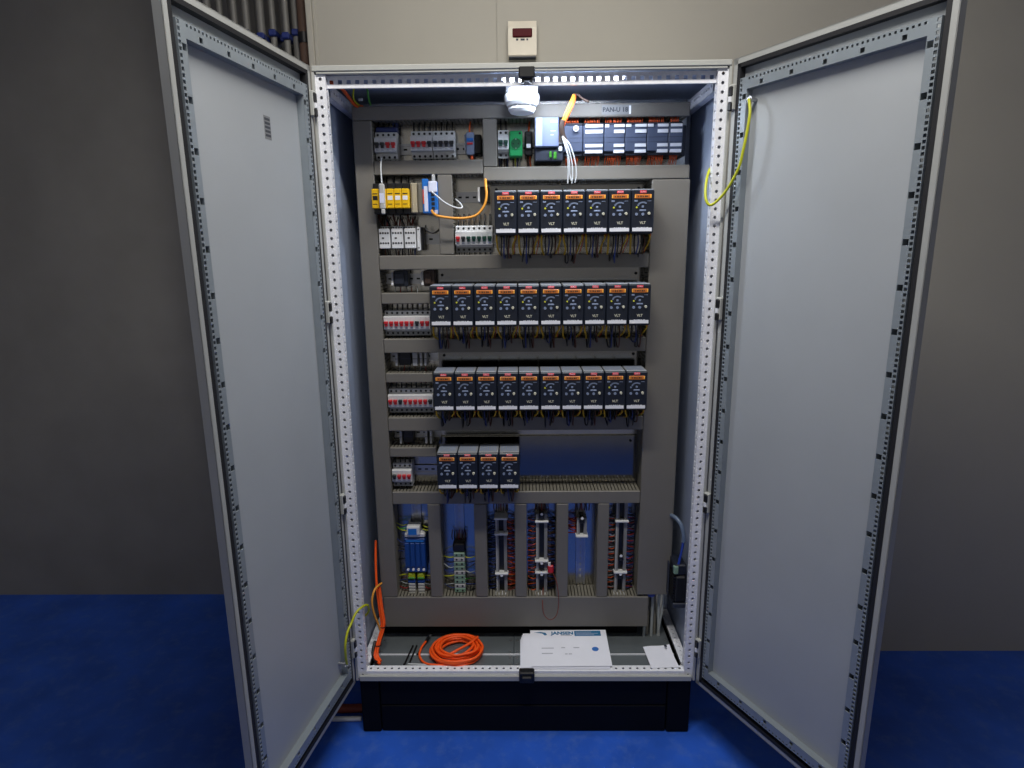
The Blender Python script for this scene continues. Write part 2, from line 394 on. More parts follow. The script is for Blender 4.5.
# ------------------------------------------------------------------ doors
def make_door(s, ang):
    hx, hy = s*.604, -.011
    d = Vector((s*math.sin(ang), -math.cos(ang), 0)); rz = math.atan2(d.y, d.x)
    y = 1 if s < 0 else -1            # local +y*y is the inner side
    W, z0, z1 = .592, B-.004, T+.016
    def bx(mb, x0, x1, a, b, za, zb, c=0):
        ya, yb = sorted((a*y, b*y))
        return mb.cbox(x0, x1, ya, yb, za, zb, c) if c else mb.box(x0, x1, ya, yb, za, zb)
    m = MB(); bx(m, 0, W, -.022, -.020, z0, z1)                           # sheet
    for a in ((0, .003, z0, z1), (W-.003, W, z0, z1), (0, W, z0, z0+.003), (0, W, z1-.003, z1)):
        bx(m, a[0], a[1], -.020, 0, a[2], a[3])                           # returns
    for a in ((0, .016, z0, z1), (W-.016, W, z0, z1), (0, W, z0, z0+.016), (0, W, z1-.016, z1)):
        bx(m, a[0], a[1], -.002, 0, a[2], a[3])                           # lips
    door = obj('door', m, 'door_lip', cab, (hx, hy, 0), (0, 0, rz), label='%s open door with perforated inner frame' % ('left' if s < 0 else 'right'))
    m = MB(); bx(m, .017, W-.017, -.020, -.0185, z0+.017, z1-.017)
    obj('inner_sheet', m, 'door_inner', door)
    g = MB()
    for a in ((.016, .027, z0+.016, z1-.016), (W-.027, W-.016, z0+.016, z1-.016), (.016, W-.016, z0+.016, z0+.027), (.016, W-.016, z1-.027, z1-.016)):
        bx(g, a[0], a[1], -.0185, .001, a[2], a[3])
    obj('gasket', g, 'gasket', door)
    # tubular inner frame: fine holes beside square ones
    ra, rb = .031, .057
    r = MB(); zt = .004
    def strip(o, U, V, L, wd, pitch, h, rnd):
        U, V = Vector(U), Vector(V)
        if (U.cross(V)).y*y < 0: o = Vector(o)+V*wd; V = -V
        r.perf(o, U, V, L, wd, pitch, h, rnd, .003)
    za, zb = z0+.046, z1-.058
    for xa, flip in ((ra, 0), (W-rb, 1)):
        f0 = xa if not flip else xa+.016
        q0 = xa+.010 if not flip else xa
        strip((f0, zt*y, za), (0,0,1), (1,0,0), zb-za, .010, .0125, .0038, False)
        strip((q0, zt*y, za), (0,0,1), (1,0,0), zb-za, .016, .10, .0070, False)
        bx(r, xa, xa+.0015, -.0185, zt-.0004, za, zb); bx(r, xa+.0245, xa+.026, -.0185, zt-.0004, za, zb)
    for zc, flip in ((z0+.046, 0), (z1-.090, 1)):
        f0 = zc if not flip else zc+.02; q0 = zc+.012 if not flip else zc
        strip((rb, zt*y, f0), (1,0,0), (0,0,1), W-2*rb, .012, .0125, .0028, False)
        strip((rb, zt*y, q0), (1,0,0), (0,0,1), W-2*rb, .020, .10, .0055, False)
        bx(r, rb, W-rb, -.0185, zt-.0004, zc, zc+.0015); bx(r, rb, W-rb, -.0185, zt-.0004, zc+.0305, zc+.032)
    obj('inner_frame', r, 'door_rail', door)
    for zh in (2.135, 1.535, .90, .36):
        h = MB(); bx(h, -.004, .016, -.002, .012, zh-.035, zh+.035, .003)
        ho = obj('hinge', h, 'cab_grey', door)
        h = MB(); bx(h, -.002, .014, .006, .016, zh+.002, zh+.03, .003); bx(h, -.002, .014, .006, .016, zh-.036, zh-.012, .003)
        obj('hinge_block', h, 'black_plastic', ho)
        obj('hinge_pin', MB().cyl((.006, .013*y, zh-.012), (.006, .013*y, zh+.002), .005, 8), 'label_white', ho)
    zs = 2.118 if s > 0 else .345
    st = MB().cyl((.072, -.0185*y, zs), (.072, .012*y, zs), .006, 8).cyl((.072, .002*y, zs), (.072, .007*y, zs), .010, 6)
    obj('earth_stud', st, 'steel', door)
    if s < 0:
        l = MB(); bx(l, .205, .235, -.0185, -.0178, 2.005, 2.062)
        lo = obj('sticker', l, 'sticker_grey', door)
        l = MB()
        for k in range(5): bx(l, .208, .232, -.0178, -.0175, 2.011+k*.010, 2.017+k*.010)
        obj('sticker_print', l, 'print_dark', lo)
    return door, Matrix.Translation((hx, hy, 0)) @ Matrix.Rotation(rz, 4, 'Z'), y
dl, ML, yl = make_door(-1, math.radians(9.3))
dr, MR, yr = make_door(1, math.radians(28))

# ------------------------------------------------------------------ cable ducts
DF, DB = .19, .28
def duct(name, x0, x1, z0, z1, vert, label, pitch=.0125):
    cx, cz = (x0+x1)/2, z0
    t = thing(name, label, 'cable duct', (cx, DB, cz), group='slotted grey cable ducts')
    x0 -= cx; x1 -= cx; h = z1-z0; yf = DF-DB
    obj('cover', MB().cbox(x0, x1, yf, yf+.010, 0, h, .0025), 'duct_grey', t)
    obj('base', MB().box(x0+.002, x1-.002, -.004, -.0005, .002, h-.002), 'duct_comb', t)
    m = MB()
    if vert:
        n = int(h/pitch); p = h/n
        for i in range(n):
            for x in (x0+.001, x1-.003): m.box(x, x+.002, yf+.010, -.004, i*p+.0012, (i+1)*p-.0022)
    else:
        n = int((x1-x0)/pitch); p = (x1-x0)/n
        for i in range(n):
            for z in (.001, h-.003): m.box(x0+i*p+.0012, x0+(i+1)*p-.0022, yf+.010, -.004, z, z+.002)
    obj('slotted_wall', m, 'duct_comb', t, kind='stuff')
    return t
duct('cable_duct', -.543, .539, 2.130, 2.171, 0, 'topmost horizontal grey cable duct spanning the panel')
duct('cable_duct', -.543, -.482, .430, 2.129, 1, 'tall vertical grey cable duct along the left edge of the panel')
duct('cable_duct', .427, .551, .437, 1.937, 1, 'wide vertical grey cable duct along the right edge of the panel')
duct('cable_duct', -.481, -.125, 1.961, 2.006, 0, 'horizontal grey cable duct under the four-pole breakers')
duct('cable_duct', -.124, .547, 1.939, 1.982, 0, 'horizontal grey cable duct under the blue input modules')
duct('cable_duct', -.124, -.078, 1.983, 2.129, 1, 'short vertical grey cable duct left of the green socket')
duct('cable_duct', -.275, -.227, 1.705, 1.960, 1, 'short vertical grey cable duct right of the blue module')
duct('cable_duct', -.481, .426, 1.656, 1.703, 0, 'horizontal grey cable duct under the top row of drives')
duct('cable_duct', -.481, -.314, 1.541, 1.578, 0, 'short grey cable duct above the upper red-toggle breaker row')
duct('cable_duct', -.481, .426, 1.371, 1.420, 0, 'horizontal grey cable duct under the second row of drives')
duct('cable_duct', -.481, -.316, 1.266, 1.299, 0, 'short grey cable duct above the middle red-toggle breaker row')
duct('cable_duct', -.481, .426, 1.088, 1.138, 0, 'horizontal grey cable duct under the third row of drives')
duct('cable_duct', -.481, -.312, .991, 1.026, 0, 'short grey cable duct above the lowest small breaker group')
duct('cable_duct', -.481, .426, .808, .856, 0, 'horizontal grey cable duct under the four lowest drives')
duct('cable_duct', -.537, .472, .302, .429, 0, 'tall bottom horizontal grey cable duct above the cabinet floor')
for i, (a, b, lb) in enumerate(((-.354,-.308,'between the blue terminals and the green terminals'), (-.183,-.137,'right of the green terminals'),
                 (-.033,.011,'left of the red-tagged terminal strip'), (.121,.165,'right of the red-tagged terminal strip'), (.273,.315,'left of the last terminal strip'))):
    duct('cable_duct', a, b, .430, .807, 1, 'lower vertical grey cable duct '+lb)
# label tape on the top duct
t = thing('label_tape', 'clear label tape with dark lettering on the topmost duct', 'label', (.305, DF, 2.1505))
obj('tape', MB().box(-.047, .047, -.0006, -.0001, -.014, .014), 'sticker_grey', t)
obj('lettering', text_mesh('lettering', 'PAN-U 18', .019, 'print_dark', bold=.0006), None, t, (-.004, -.0009, 0), UPR)
obj('tape_end', MB().box(.040, .046, -.0012, -.0006, -.013, .012), 'label_white', t)

# ------------------------------------------------------------------ carrier sheets behind the drives
for x0, x1, z0, z1, lb in ((-.105,.424,1.725,1.936,'zinc carrier sheet behind the top row of drives'), (-.300,.424,1.435,1.652,'zinc carrier sheet behind the second row of drives'),
                   (-.303,.424,1.150,1.366,'zinc carrier sheet behind the third row of drives'), (-.306,.424,.872,1.040,'bare zinc carrier sheet beside the four lowest drives')):
    t = thing('carrier_sheet', lb, 'metal sheet', ((x0+x1)/2, .2795, z0), group='zinc carrier sheets')
    hw, h = (x1-x0)/2, z1-z0
    obj('sheet', MB().box(-hw, hw, -.006, -.004, 0, h).box(-hw, hw, -.012, -.004, h, h+.002), 'carrier_zinc', t)
    sc = MB()
    for x in (-hw+.02, hw-.025): sc.cyl((x, -.006, h-.018), (x, -.009, h-.018), .005, 8)
    obj('screw', sc, 'hole_dark', t, kind='stuff')
    sc = MB()
    for k in range(10):
        x = -hw+.03+k*.0714
        for dx in (-.012, .012):
            if x+dx < hw-.01: sc.cyl((x+dx, -.006, .010), (x+dx, -.008, .010), .003, 6)
    obj('stud', sc, 'steel', t, kind='stuff')

# ------------------------------------------------------------------ din rails
def din(x0, x1, zc, label, vert=False, yb=.28):
    t = thing('din_rail', label, 'rail', ((x0+x1)/2, yb, zc), group='zinc mounting rails')
    h = (x1-x0)/2; m = MB()
    for a, b, c, d in ((-.0175,-.0125,-.0085,-.007), (.0125,.0175,-.0085,-.007), (-.0125,-.011,-.0085,0), (.011,.0125,-.0085,0), (-.0125,.0125,-.0015,-.0002)):
        m.box(-h, h, c, d, a, b)
    o = obj('rail_profile', m, 'steel', t, rot=(0, math.pi/2 if vert else 0, 0))
    sl = MB()
    for k in range(int(2*h/.025)):
        x = -h+.0125+k*.025; sl.box(x-.006, x+.006, -.0019, -.0014, -.003, .003)
    obj('slot', sl, 'clamp_grey' if vert else 'hole_dark', t, rot=(0, math.pi/2 if vert else 0, 0), kind='stuff')
for a in ((-.478,-.128,2.052,'rail carrying the four-pole breakers'), (-.074,.535,2.052,'rail carrying the socket and blue modules'),
          (-.478,-.280,1.888,'rail carrying the yellow safety relays'), (-.223,-.108,1.895,'short rail with the small black terminal'),
          (-.478,-.280,1.757,'rail carrying the white contactor blocks'), (-.223,-.088,1.757,'rail carrying the green-toggle breakers'),
          (-.478,-.306,1.622,'rail with two dark relay modules'), (-.478,-.306,1.472,'rail under the upper red-toggle breaker row'),
          (-.478,-.306,1.345,'rail with four pale terminal bars'), (-.478,-.306,1.193,'rail under the middle red-toggle breaker row'),
          (-.478,-.306,1.057,'rail with three pale terminal bars'), (-.478,-.308,.912,'rail carrying the lowest breaker group')):
    din(*a)

# ------------------------------------------------------------------ frequency drives
DW, DH, DD = .0712, .132, .168
def drive_meshes():
    R = {}
    h = DW/2
    R['body'] = MB().cbox(-h, h, -DD, -.068, 0, DH, .003).box(-h+.002, h-.002, -.068, -.0065, .006, DH-.035).mesh('body', 'drive_body')
    m = MB().cbox(-h+.0015, h-.0015, -DD+.008, -.070, DH-.0005, DH+.003, .0015)
    R['top_vent'] = m.mesh('top_vent', 'drive_cap')
    m = MB()
    for k in range(7): m.box(-h+.007+k*.0082, -h+.011+k*.0082, -DD+.02, -.08, DH+.0026, DH+.0033)
    R['vent_slot'] = m.mesh('vent_slot', 'key_grey')
    R['mounting_foot'] = MB().box(-h+.006, h-.006, -.010, -.0065, DH-.036, DH-.020).box(-h+.010, -h+.018, -.013, -.0065, DH-.032, DH-.024).box(h-.018, h-.010, -.013, -.0065, DH-.032, DH-.024).mesh('mounting_foot', 'steel')
    f = -DD; d = lambda z: DH-z
    R['badge'] = MB().cbox(-.0105, .0105, f-.0012, f+.001, d(.0105), d(.0025), .001).mesh('badge', 'red_badge')
    R['display'] = MB().cbox(-.0265, .0265, f-.0018, f+.001, d(.0265), d(.0135), .0017).mesh('display', 'amber')
    R['display_end'] = MB().cbox(.0215, .0262, f-.0022, f, d(.0255), d(.0145), .001).cbox(-.0262, -.0225, f-.0022, f, d(.0255), d(.0145), .001).mesh('display_end', 'amber_end')
    m = MB()
    for k, wd in enumerate((.003,.005,.004,.006,.003)): m.box(-.017+k*.0072, -.017+k*.0072+wd, f-.0021, f-.001, d(.0225), d(.0178))
    R['display_text'] = m.mesh('display_text', 'tape_brown')
    m = MB().cbox(-.027, -.017, f-.0008, f+.001, d(.036), d(.031), .0005).cbox(.014, .026, f-.0006, f+.001, d(.0345), d(.033), .0003)
    n = 9
    for k in range(n):     # curved arrow over the keypad
        a = math.radians(165-k*14); x, z = .0155*math.cos(a), .012*math.sin(a)
        m.box(x-.0022, x+.0022, f-.0010, f+.001, d(.050)+z-.0020, d(.050)+z+.0020)
    m.cbox(-.0035, .0035, f-.0012, f+.001, d(.0545), d(.0480), .001)
    m.cbox(-.0105, .0105, f-.0012, f+.001, d(.0650), d(.0600), .001)
    R['keypad_print'] = m.mesh('keypad_print', 'key_grey')
    R['key'] = MB().cyl((0, f+.001, 0), (0, f-.0025, 0), .0046, 10).mesh('key', 'key_grey')
    R['knob'] = MB().cyl((0, f+.001, 0), (0, f-.006, 0), .0048, 12, .0038).cbox(-.0014, .0014, f-.0068, f-.005, -.0045, .0045, .0005).mesh('knob', 'key_light')
    R['status_light'] = MB().cyl((0, f+.001, 0), (0, f-.0015, 0), .0030, 8).mesh('status_light', 'led_yellow')
    R['status_light_off'] = MB().cyl((0, f+.001, 0), (0, f-.0015, 0), .0030, 8).mesh('status_light', 'key_grey')
    R['name_label'] = MB().box(-.0315, .0305, f-.0006, f+.001, d(.1265), d(.1155)).mesh('name_label', 'label_white')
    m = MB()
    for k, wd in enumerate((.004,.003,.005,.004,.003,.006)): m.box(-.018+k*.0062, -.018+k*.0062+wd, f-.0008, f, d(.1155), d(.1138))
    R['label_print'] = m.mesh('label_print', 'label_white')
    R['terminal_slot'] = MB().box(-h+.006, h-.006, -DD+.02, -.07, -.004, .001).mesh('terminal_slot', 'black_plastic')
    R['model_mark'] = text_mesh('model_mark', 'VLT', .0112, 'key_light', bold=.0003)
    R['badge_text'] = text_mesh('badge_text', 'Danfoss', .0050, 'label_white')
    return R
DM = drive_meshes()
DRW = {}
def drive_wires(v, drop):
    key = (v, drop)
    if key in DRW: return DRW[key]
    rnd = random.Random(v*31+int(drop*1000)); out = []
    def wire(nm, m, pts, r=.0021): out.append((nm, MB().tube(pts, r, 5, 3).mesh(nm, m)))
    e = -drop-.025
    j = lambda a=.004: rnd.uniform(-a, a)
    wire('earth_wire', 'earth_drive', [(-.030+j(.002), -.135, .004), (-.031, -.145, -.015), (-.026+j(), -.125, -drop*.75), (-.022+j(), -.075, -drop-.005), (-.022, -.04, e)], .0032)
    wire('earth_wire', 'earth_drive', [(.022+j(), -.135, .004), (.030, -.148, -.010), (.024+j(), -.13, -drop*.6), (.020+j(), -.07, -drop-.003), (.02, -.04, e)], .0028)
    wire('control_wire', 'wire_orange', [(.031, -.13, .004), (.034, -.140, -.008), (.029+j(), -.12, -drop*.5), (.027, -.07, -drop-.002), (.027, -.04, e)], .0014)
    for k, m in enumerate(('wire_black', 'wire_blue', 'wire_black', 'wire_brown')):
        x = -.016+k*.009+j(.002); hang = rnd.choice((.0, .01, .022, .028))
        wire('power_wire', m, [(x, -.13, .004), (x+j(), -.14, -drop*.45), (x+j(), -.125, -drop-hang*.8), (x+j(), -.100, -drop-hang), (x+j(), -.078, -drop-.002), (x, -.04, e)], .0023)
    DRW[key] = out
    return out
def make_drive(x, zb, label, group, v, drop, lit):
    t = thing('frequency_drive', label, 'motor drive', (x, .2735, zb), group=group)
    b = obj('body', DM['body'], None, t)
    obj('terminal_slot', DM['terminal_slot'], None, t)
    o = obj('top_vent', DM['top_vent'], None, t); obj('vent_slot', DM['vent_slot'], None, o, kind='stuff')
    obj('mounting_foot', DM['mounting_foot'], None, t)
    o = obj('badge', DM['badge'], None, t, label='small red maker badge'); obj('lettering', DM['badge_text'], None, o, (0, -DD-.0014, DH-.0065), UPR)
    o = obj('display', DM['display'], None, t, label='orange display strip'); obj('display_end', DM['display_end'], None, o); obj('display_text', DM['display_text'], None, o, kind='stuff')
    obj('keypad_print', DM['keypad_print'], None, t)
    for kx, kz in ((-.0195, .074), (.0005, .074)): obj('key', DM['key'], None, t, (kx, 0, DH-kz))
    obj('knob', DM['knob'], None, t, (.0200, 0, DH-.072))
    obj('status_light', DM['status_light'] if lit else DM['status_light_off'], None, t, (-.0195, 0, DH-.053))
    obj('model_mark', DM['model_mark'], None, t, (.001, -DD-.0004, DH-.1005), UPR)
    o = obj('name_label', DM['name_label'], None, t, label='white name strip'); obj('label_print', DM['label_print'], None, o, kind='stuff')
    for nm, me in drive_wires(v, drop): obj(nm, me, None, t)
    return t
ROWS = ((7, -.0865, 1.766, .063, 'top row of seven drives'), (10, -.3035, 1.472, .052, 'second row, ten drives'),
        (10, -.3035, 1.183, .045, 'third row, ten drives'), (4, -.3015, .899, .043, 'lowest row of four drives'))
for ri, (n, xs, zb, drop, rn) in enumerate(ROWS):
    for i in range(n):
        make_drive(xs+.0361+i*.0723+random.uniform(-.0004, .0004), zb, 'dark blue motor drive with orange display, %s in %s' % (nth(i, n), rn), 'motor drives in the '+rn.split(',')[0],
                   i % 4, drop, ri < 2 or (ri == 2 and i in (5, 8)))

# ------------------------------------------------------------------ breakers
PW = .0178
def pole_meshes():
    R = {}; h = PW/2-.0003
    prof = [(0,.0), (-.044,.0), (-.048,.003), (-.048,.0195), (-.066,.0215), (-.068,.0235), (-.068,.0645), (-.066,.0665), (-.048,.0685), (-.048,.083), (-.044,.086), (0,.086)]
    R['body'] = MB().prism_x(prof, -h, h).mesh('body', 'breaker_white')
    R['lower_shroud'] = MB().box(-h-.0001, h+.0001, -.0492, -.04, -.002, .0150).mesh('lower_shroud', 'breaker_grey')
    m = MB().cyl((0,-.0470,.077), (0,-.0486,.077), .0042, 8)
    R['terminal_screw'] = m.mesh('terminal_screw', 'hole_dark')
    R['lower_screw'] = MB().cyl((0,-.0480,.007), (0,-.0500,.007), .0042, 8).mesh('terminal_screw', 'hole_dark')
    for c in ('red','dark','green'):
        R['toggle_'+c] = MB().cbox(-.0068, .0068, -.0775, -.066, .0415, .0505, .0012).cbox(-.0050, .0050, -.0745, -.066, .0330, .0420, .001).mesh('toggle', 'toggle_'+c)
    R['rating'] = MB().box(-.0045, .0045, -.0685, -.0678, .026, .0275).box(-.004, .002, -.0685, -.0678, .0285, .0297).mesh('rating_print', 'print_grey')
    R['wire'] = MB().tube([(0,-.035,.082), (0,-.036,.10), (0,-.020,.125)], .0026, 6, 3).mesh('wire', 'wire_black')
    R['wire_low'] = MB().tube([(0,-.035,.004), (0,-.036,-.010), (0,-.020,-.035)], .0026, 6, 3).mesh('wire', 'wire_black')
    return R
PM = pole_meshes()
def pole_parts(t, x, tog, grey_low=True, wires=True):
    obj('body', PM['body'], None, t, (x,0,0))
    if grey_low: obj('lower_shroud', PM['lower_shroud'], None, t, (x,0,0))
    obj('terminal_screw', PM['terminal_screw'], None, t, (x,0,0)); obj('terminal_screw', PM['lower_screw'], None, t, (x,0,0))
    obj('toggle', PM['toggle_'+tog], None, t, (x,0,0)); obj('rating_print', PM['rating'], None, t, (x,0,0))
    if wires: obj('wire', PM['wire'], None, t, (x,0,0)); obj('wire', PM['wire_low'], None, t, (x,0,0))
def multi_pole(x0, zb, togs, label, grey=False):
    n = len(togs); t = thing('circuit_breaker', label, 'circuit breaker', (x0+n*PW/2, .2715, zb))
    for i, c in enumerate(togs): pole_parts(t, (i-(n-1)/2)*PW, c, grey)
    return t
multi_pole(-.361, 2.015, ['red','red','red','dark'], 'white four-pole breaker with red toggles beside the black-toggle one')
multi_pole(-.288, 2.015, ['dark']*4, 'white four-pole breaker with black toggles')
t = multi_pole(-.479, 2.013, ['dark','dark','red','red'], 'four-pole breaker with blue top shroud and white data cable hanging below')
obj('top_shroud', MB().cbox(-.034, .038, -.045, -.004, .086, .102, .003).cbox(.02, .038, -.03, -.004, .10, .118, .002), 'wire_blue', t, label='dark blue terminal cover')
def breaker_row(x0, zb, togs, what, grp):
    for i, c in enumerate(togs):
        t = thing('miniature_breaker', 'white breaker with %s toggle, %s in %s' % ({'dark':'dark','red':'red','green':'dark green'}[c], nth(i, len(togs)), what),
                  'circuit breaker', (x0+(i+.5)*PW, .2715, zb), group=grp)
        pole_parts(t, 0, c)
breaker_row(-.223, 1.713, ['red','dark','green','green','green','green','green'], 'row left of the top drives', 'breakers left of the top drives')
breaker_row(-.480, 1.430, ['red']*6+['dark']+['red']*2, 'row beside the second drives', 'breakers left of the second drive row')
breaker_row(-.480, 1.151, ['red','red','dark','red','red','red','red','red','dark'], 'row beside the third drives', 'breakers left of the third drive row')
breaker_row(-.480, .869, ['dark','red','red','red'], 'row beside the lowest drives', 'breakers left of the lowest drives')
t = thing('miniature_breaker', 'narrow white breaker with green marks left of the green socket', 'circuit breaker', (-.058, .2715, 2.015))
pole_parts(t, -.0085, 'green'); pole_parts(t, .0085, 'green')

# ------------------------------------------------------------------ socket, fuse holder, relays
t = thing('rail_socket', 'green rail-mounted mains socket between breaker and black fuse holder', 'socket', (-.017, .2715, 2.016))
obj('body', MB().cbox(-.0215, .0215, -.060, 0, 0, .080, .004), 'socket_green', t)
rim = MB().lathe([(.0185,-.0005), (.0185,.003), (.0165,.003), (.0165,-.003)], (0,0,0), 24)
obj('socket_ring', rim, 'socket_green', t, (0,-.060,.040), UPR)
obj('socket_recess', MB().cyl((0,-.0602,.040), (0,-.0608,.040), .0165, 24), 'socket_deep', t)
obj('pin_hole', MB().cyl((-.0085,-.0608,.040), (-.0085,-.0612,.040), .0028, 8).cyl((.0085,-.0608,.040), (.0085,-.0612,.040), .0028, 8), 'hole_dark', t)
obj('earth_clip', MB().cbox(-.002, .002, -.0625, -.0605, .052, .057, .0005).cbox(-.002, .002, -.0625, -.0605, .023, .028, .0005), 'steel', t)
obj('screw', MB().cyl((.013,-.0595,.072), (.013,-.0608,.072), .004, 8), 'hole_dark', t)
t = thing('fuse_holder', 'black fuse holder with a white label right of the green socket', 'fuse holder', (.0245, .2715, 2.020))
obj('body', MB().cbox(-.013, .013, -.058, 0, 0, .074, .003).cbox(-.010, .010, -.066, -.05, .02, .06, .003), 'black_plastic', t)
obj('label_plate', MB().box(-.007, .007, -.067, -.0655, .022, .034), 'label_white', t)
obj('wire', MB().tube([(0,-.03,.07), (.002,-.034,.088), (.004,-.02,.11)], .003), 'wire_orange', t)
obj('wire', MB().tube([(-.003,-.03,.002), (-.003,-.034,-.015), (0,-.02,-.04)], .003), 'wire_brown', t)
obj('wire', MB().tube([(.005,-.03,.002), (.005,-.034,-.015), (.008,-.02,-.04)], .003), 'wire_orange', t)
def plain_wires(t, xs, y, z0, z1, mats, r=.0022):
    for i, x in enumerate(xs):
        obj('wire', MB().tube([(x, y, z0), (x+random.uniform(-.003,.003), y-.003, (z0+z1)/2), (x+random.uniform(-.003,.003), y+.02, z1)], r, 5, 3), mats[i % len(mats)], t)
plain_wires(thing('wire_group', 'blue, brown and yellow-green wires below the green socket', 'wires', (-.035, .25, 2.02)), [-.038,-.028,-.020,-.010,.008,.016,.022,.030], 0, -.001, -.036, ['wire_blue','wire_blue','wire_brown','wire_blue','wire_black','earth_yellow','wire_blue','wire_grey'])
t = thing('relay_module', 'small relay module with dark side right of the four-pole breakers', 'relay', (-.156, .2715, 2.020))
obj('body', MB().cbox(-.024, .002, -.055, 0, .004, .074, .002), 'key_grey', t)
obj('side_block', MB().cbox(.003, .026, -.05, 0, .008, .068, .003), 'black_plastic', t)
obj('end_clamp', MB().cbox(-.031, -.0245, -.045, 0, .015, .07, .002), 'breaker_white', t)
obj('toggle', MB().box(-.020, -.002, -.057, -.054, .036, .042), 'toggle_red', t)
obj('terminal_row', MB().cbox(-.022, 0, -.058, -.054, .046, .056, .001), 'module_blue', t)
obj('wire', MB().tube([(-.012,-.04,.07), (-.012,-.05,.085), (-.010,-.03,.11)], .003), 'wire_orange', t)
obj('wire', MB().tube([(-.008,-.04,.006), (-.006,-.05,-.01), (-.006,-.03,-.03)], .005), 'wire_orange', t)

# ------------------------------------------------------------------ controller and I/O modules
t = thing('controller', 'pale blue-grey plc controller with darker base and green plugs', 'controller', (.082, .2715, 1.994))
obj('body', MB().cbox(-.038, .038, -.100, 0, .045, .134, .003), 'plc_face', t)
obj('front_strip', MB().cbox(-.037, -.014, -.104, -.099, .046, .133, .002), 'plc_light', t)
obj('base', MB().cbox(-.038, .054, -.090, 0, .004, .044, .003), 'plc_dark', t)
g = obj('green_plug', MB().cbox(.008, .016, -.098, -.088, .012, .032, .002).cbox(.022, .032, -.100, -.088, .008, .030, .002), 'earth_green', t)
obj('white_plug', MB().cbox(.038, .050, -.096, -.088, .032, .046, .002), 'label_white', t)
obj('front_print', MB().box(.012, .034, -.1006, -.0999, .118, .124).box(.012, .028, -.1006, -.0999, .092, .094).box(.012, .022, -.1006, -.0999, .080, .082), 'label_white', t)
def io(x0, x1, labels, label, tops=()):
    c = (x0+x1)/2; t = thing('io_module', label, 'input module', (c, .2715, 2.014), group='blue input modules on the top rail')
    a, b = x0-c+.0006, x1-c-.0006
    obj('body', MB().cbox(a, b, -.078, 0, .012, .092, .002), 'io_blue', t)
    obj('upper_block', MB().cbox(a, b, -.074, 0, .093, .100, .0015), 'io_dark', t)
    obj('lower_block', MB().cbox(a, b, -.070, 0, .000, .012, .0015), 'io_dark', t)
    obj('middle_groove', MB().box(a, b, -.0786, -.077, .0535, .0545).box(a, b, -.0786, -.077, .0395, .0402), 'io_dark', t)
    for (u, v) in labels:
        for z0, z1 in ((.085, .0935), (.067, .0775), (.025, .0345), (.007, .0165)):
            obj('label_strip', MB().box(u-c, v-c, -.0805 if z1 < .09 else -.0815, -.070, z0, z1), 'label_white', t)
    for (u, v) in tops:
        obj('label_strip', MB().box(u-c, v-c, -.0815, -.070, .085, .0935), 'label_white', t)
    for up_ in (1, 0):
        m = MB(); n = int((b-a-.014)/.0042)
        for k in range(n):
            x = a+.008+k*.0042+random.uniform(-.001,.001); z = .099 if up_ else .002; d = 1 if up_ else -1
            m.tube([(x, -.058, z), (x+random.uniform(-.002,.002), -.062, z+d*.010), (x+random.uniform(-.003,.003), -.045, z+d*.030)], .0014, 4, 2)
        obj('wire_loom', m, 'wire_orange', t, kind='stuff')
io(.139, .199, (), 'blue interface module with a round white plug, first right of the controller')
t = thing('round_plug', 'round white plug on the first blue module', 'plug', (.176, .193, 2.095)); obj('plug_head', MB().cyl((0,0,0), (0,-.012,0), .009, 16), 'label_white', t); obj('plug_pin', MB().cyl((0,-.012,0), (0,-.015,0), .004, 8), 'plc_light', t)
io(.200, .267, ((.207,.263),), 'blue input module with the widest white label strips')
io(.268, .335, ((.299,.333),), 'blue input module with white strips, third from left', ((.270,.283),))
io(.336, .405, ((.367,.403),), 'blue input module with white strips, fourth from left', ((.337,.354),))
io(.406, .474, ((.439,.473),), 'blue input module with white strips, fifth from left', ((.407,.425),))
io(.475, .521, ((.481,.517),), 'narrow blue input module at the right end')
t = thing('end_bracket', 'grey end bracket right of the last blue module', 'bracket', (.530, .2715, 2.012))
obj('bracket_body', MB().cbox(-.007, .007, -.055, 0, 0, .095, .003).box(-.005, .005, -.058, -.05, .02, .03), 'plc_dark', t)

# hanging cable bundle in front of the controller
t = thing('hanging_cable_bundle', 'orange and grey cables tied together, dangling over the controller', 'cables', (.15, .13, 2.06))
L = lambda pts: [(x-.15, y-.13, z-2.06) for x, y, z in pts]
for dx, m in ((-.006,'cable_amber'), (0,'cable_amber'), (.006,'cable_orange')):
    obj('orange_cable', MB().tube(L([(.166+dx*.5, .14, 2.186), (.158+dx, .125, 2.16), (.142+dx, .12, 2.125), (.128+dx*.6, .125, 2.09), (.129+dx*.4, .13, 2.06)]), .0032), m, t)
obj('cable_tail', MB().tube(L([(.164,.14,2.186), (.176,.135,2.184), (.190,.13,2.172), (.208,.12,2.16)]), .0035), 'tape_brown', t)
obj('heat_shrink', MB().tube(L([(.130,.122,2.108), (.126,.122,2.09), (.129,.125,2.066), (.138,.13,2.05)]), .0085, 8), 'tape_brown', t)
for k, pts in enumerate(([(.129,.118,2.062),(.140,.12,2.04),(.146,.122,2.0),(.148,.125,1.955),(.147,.128,1.922)],
            [(.131,.118,2.06),(.146,.118,2.03),(.158,.122,1.99),(.162,.125,1.95),(.160,.128,1.922)],
            [(.128,.12,2.06),(.136,.116,2.035),(.150,.118,1.99),(.153,.124,1.95),(.158,.126,1.93)],
            [(.131,.118,2.058),(.152,.116,2.035),(.168,.12,1.99),(.174,.124,1.95),(.170,.128,1.924)])):
    obj('grey_wire', MB().tube(L(pts), .0022), 'cable_white', t)

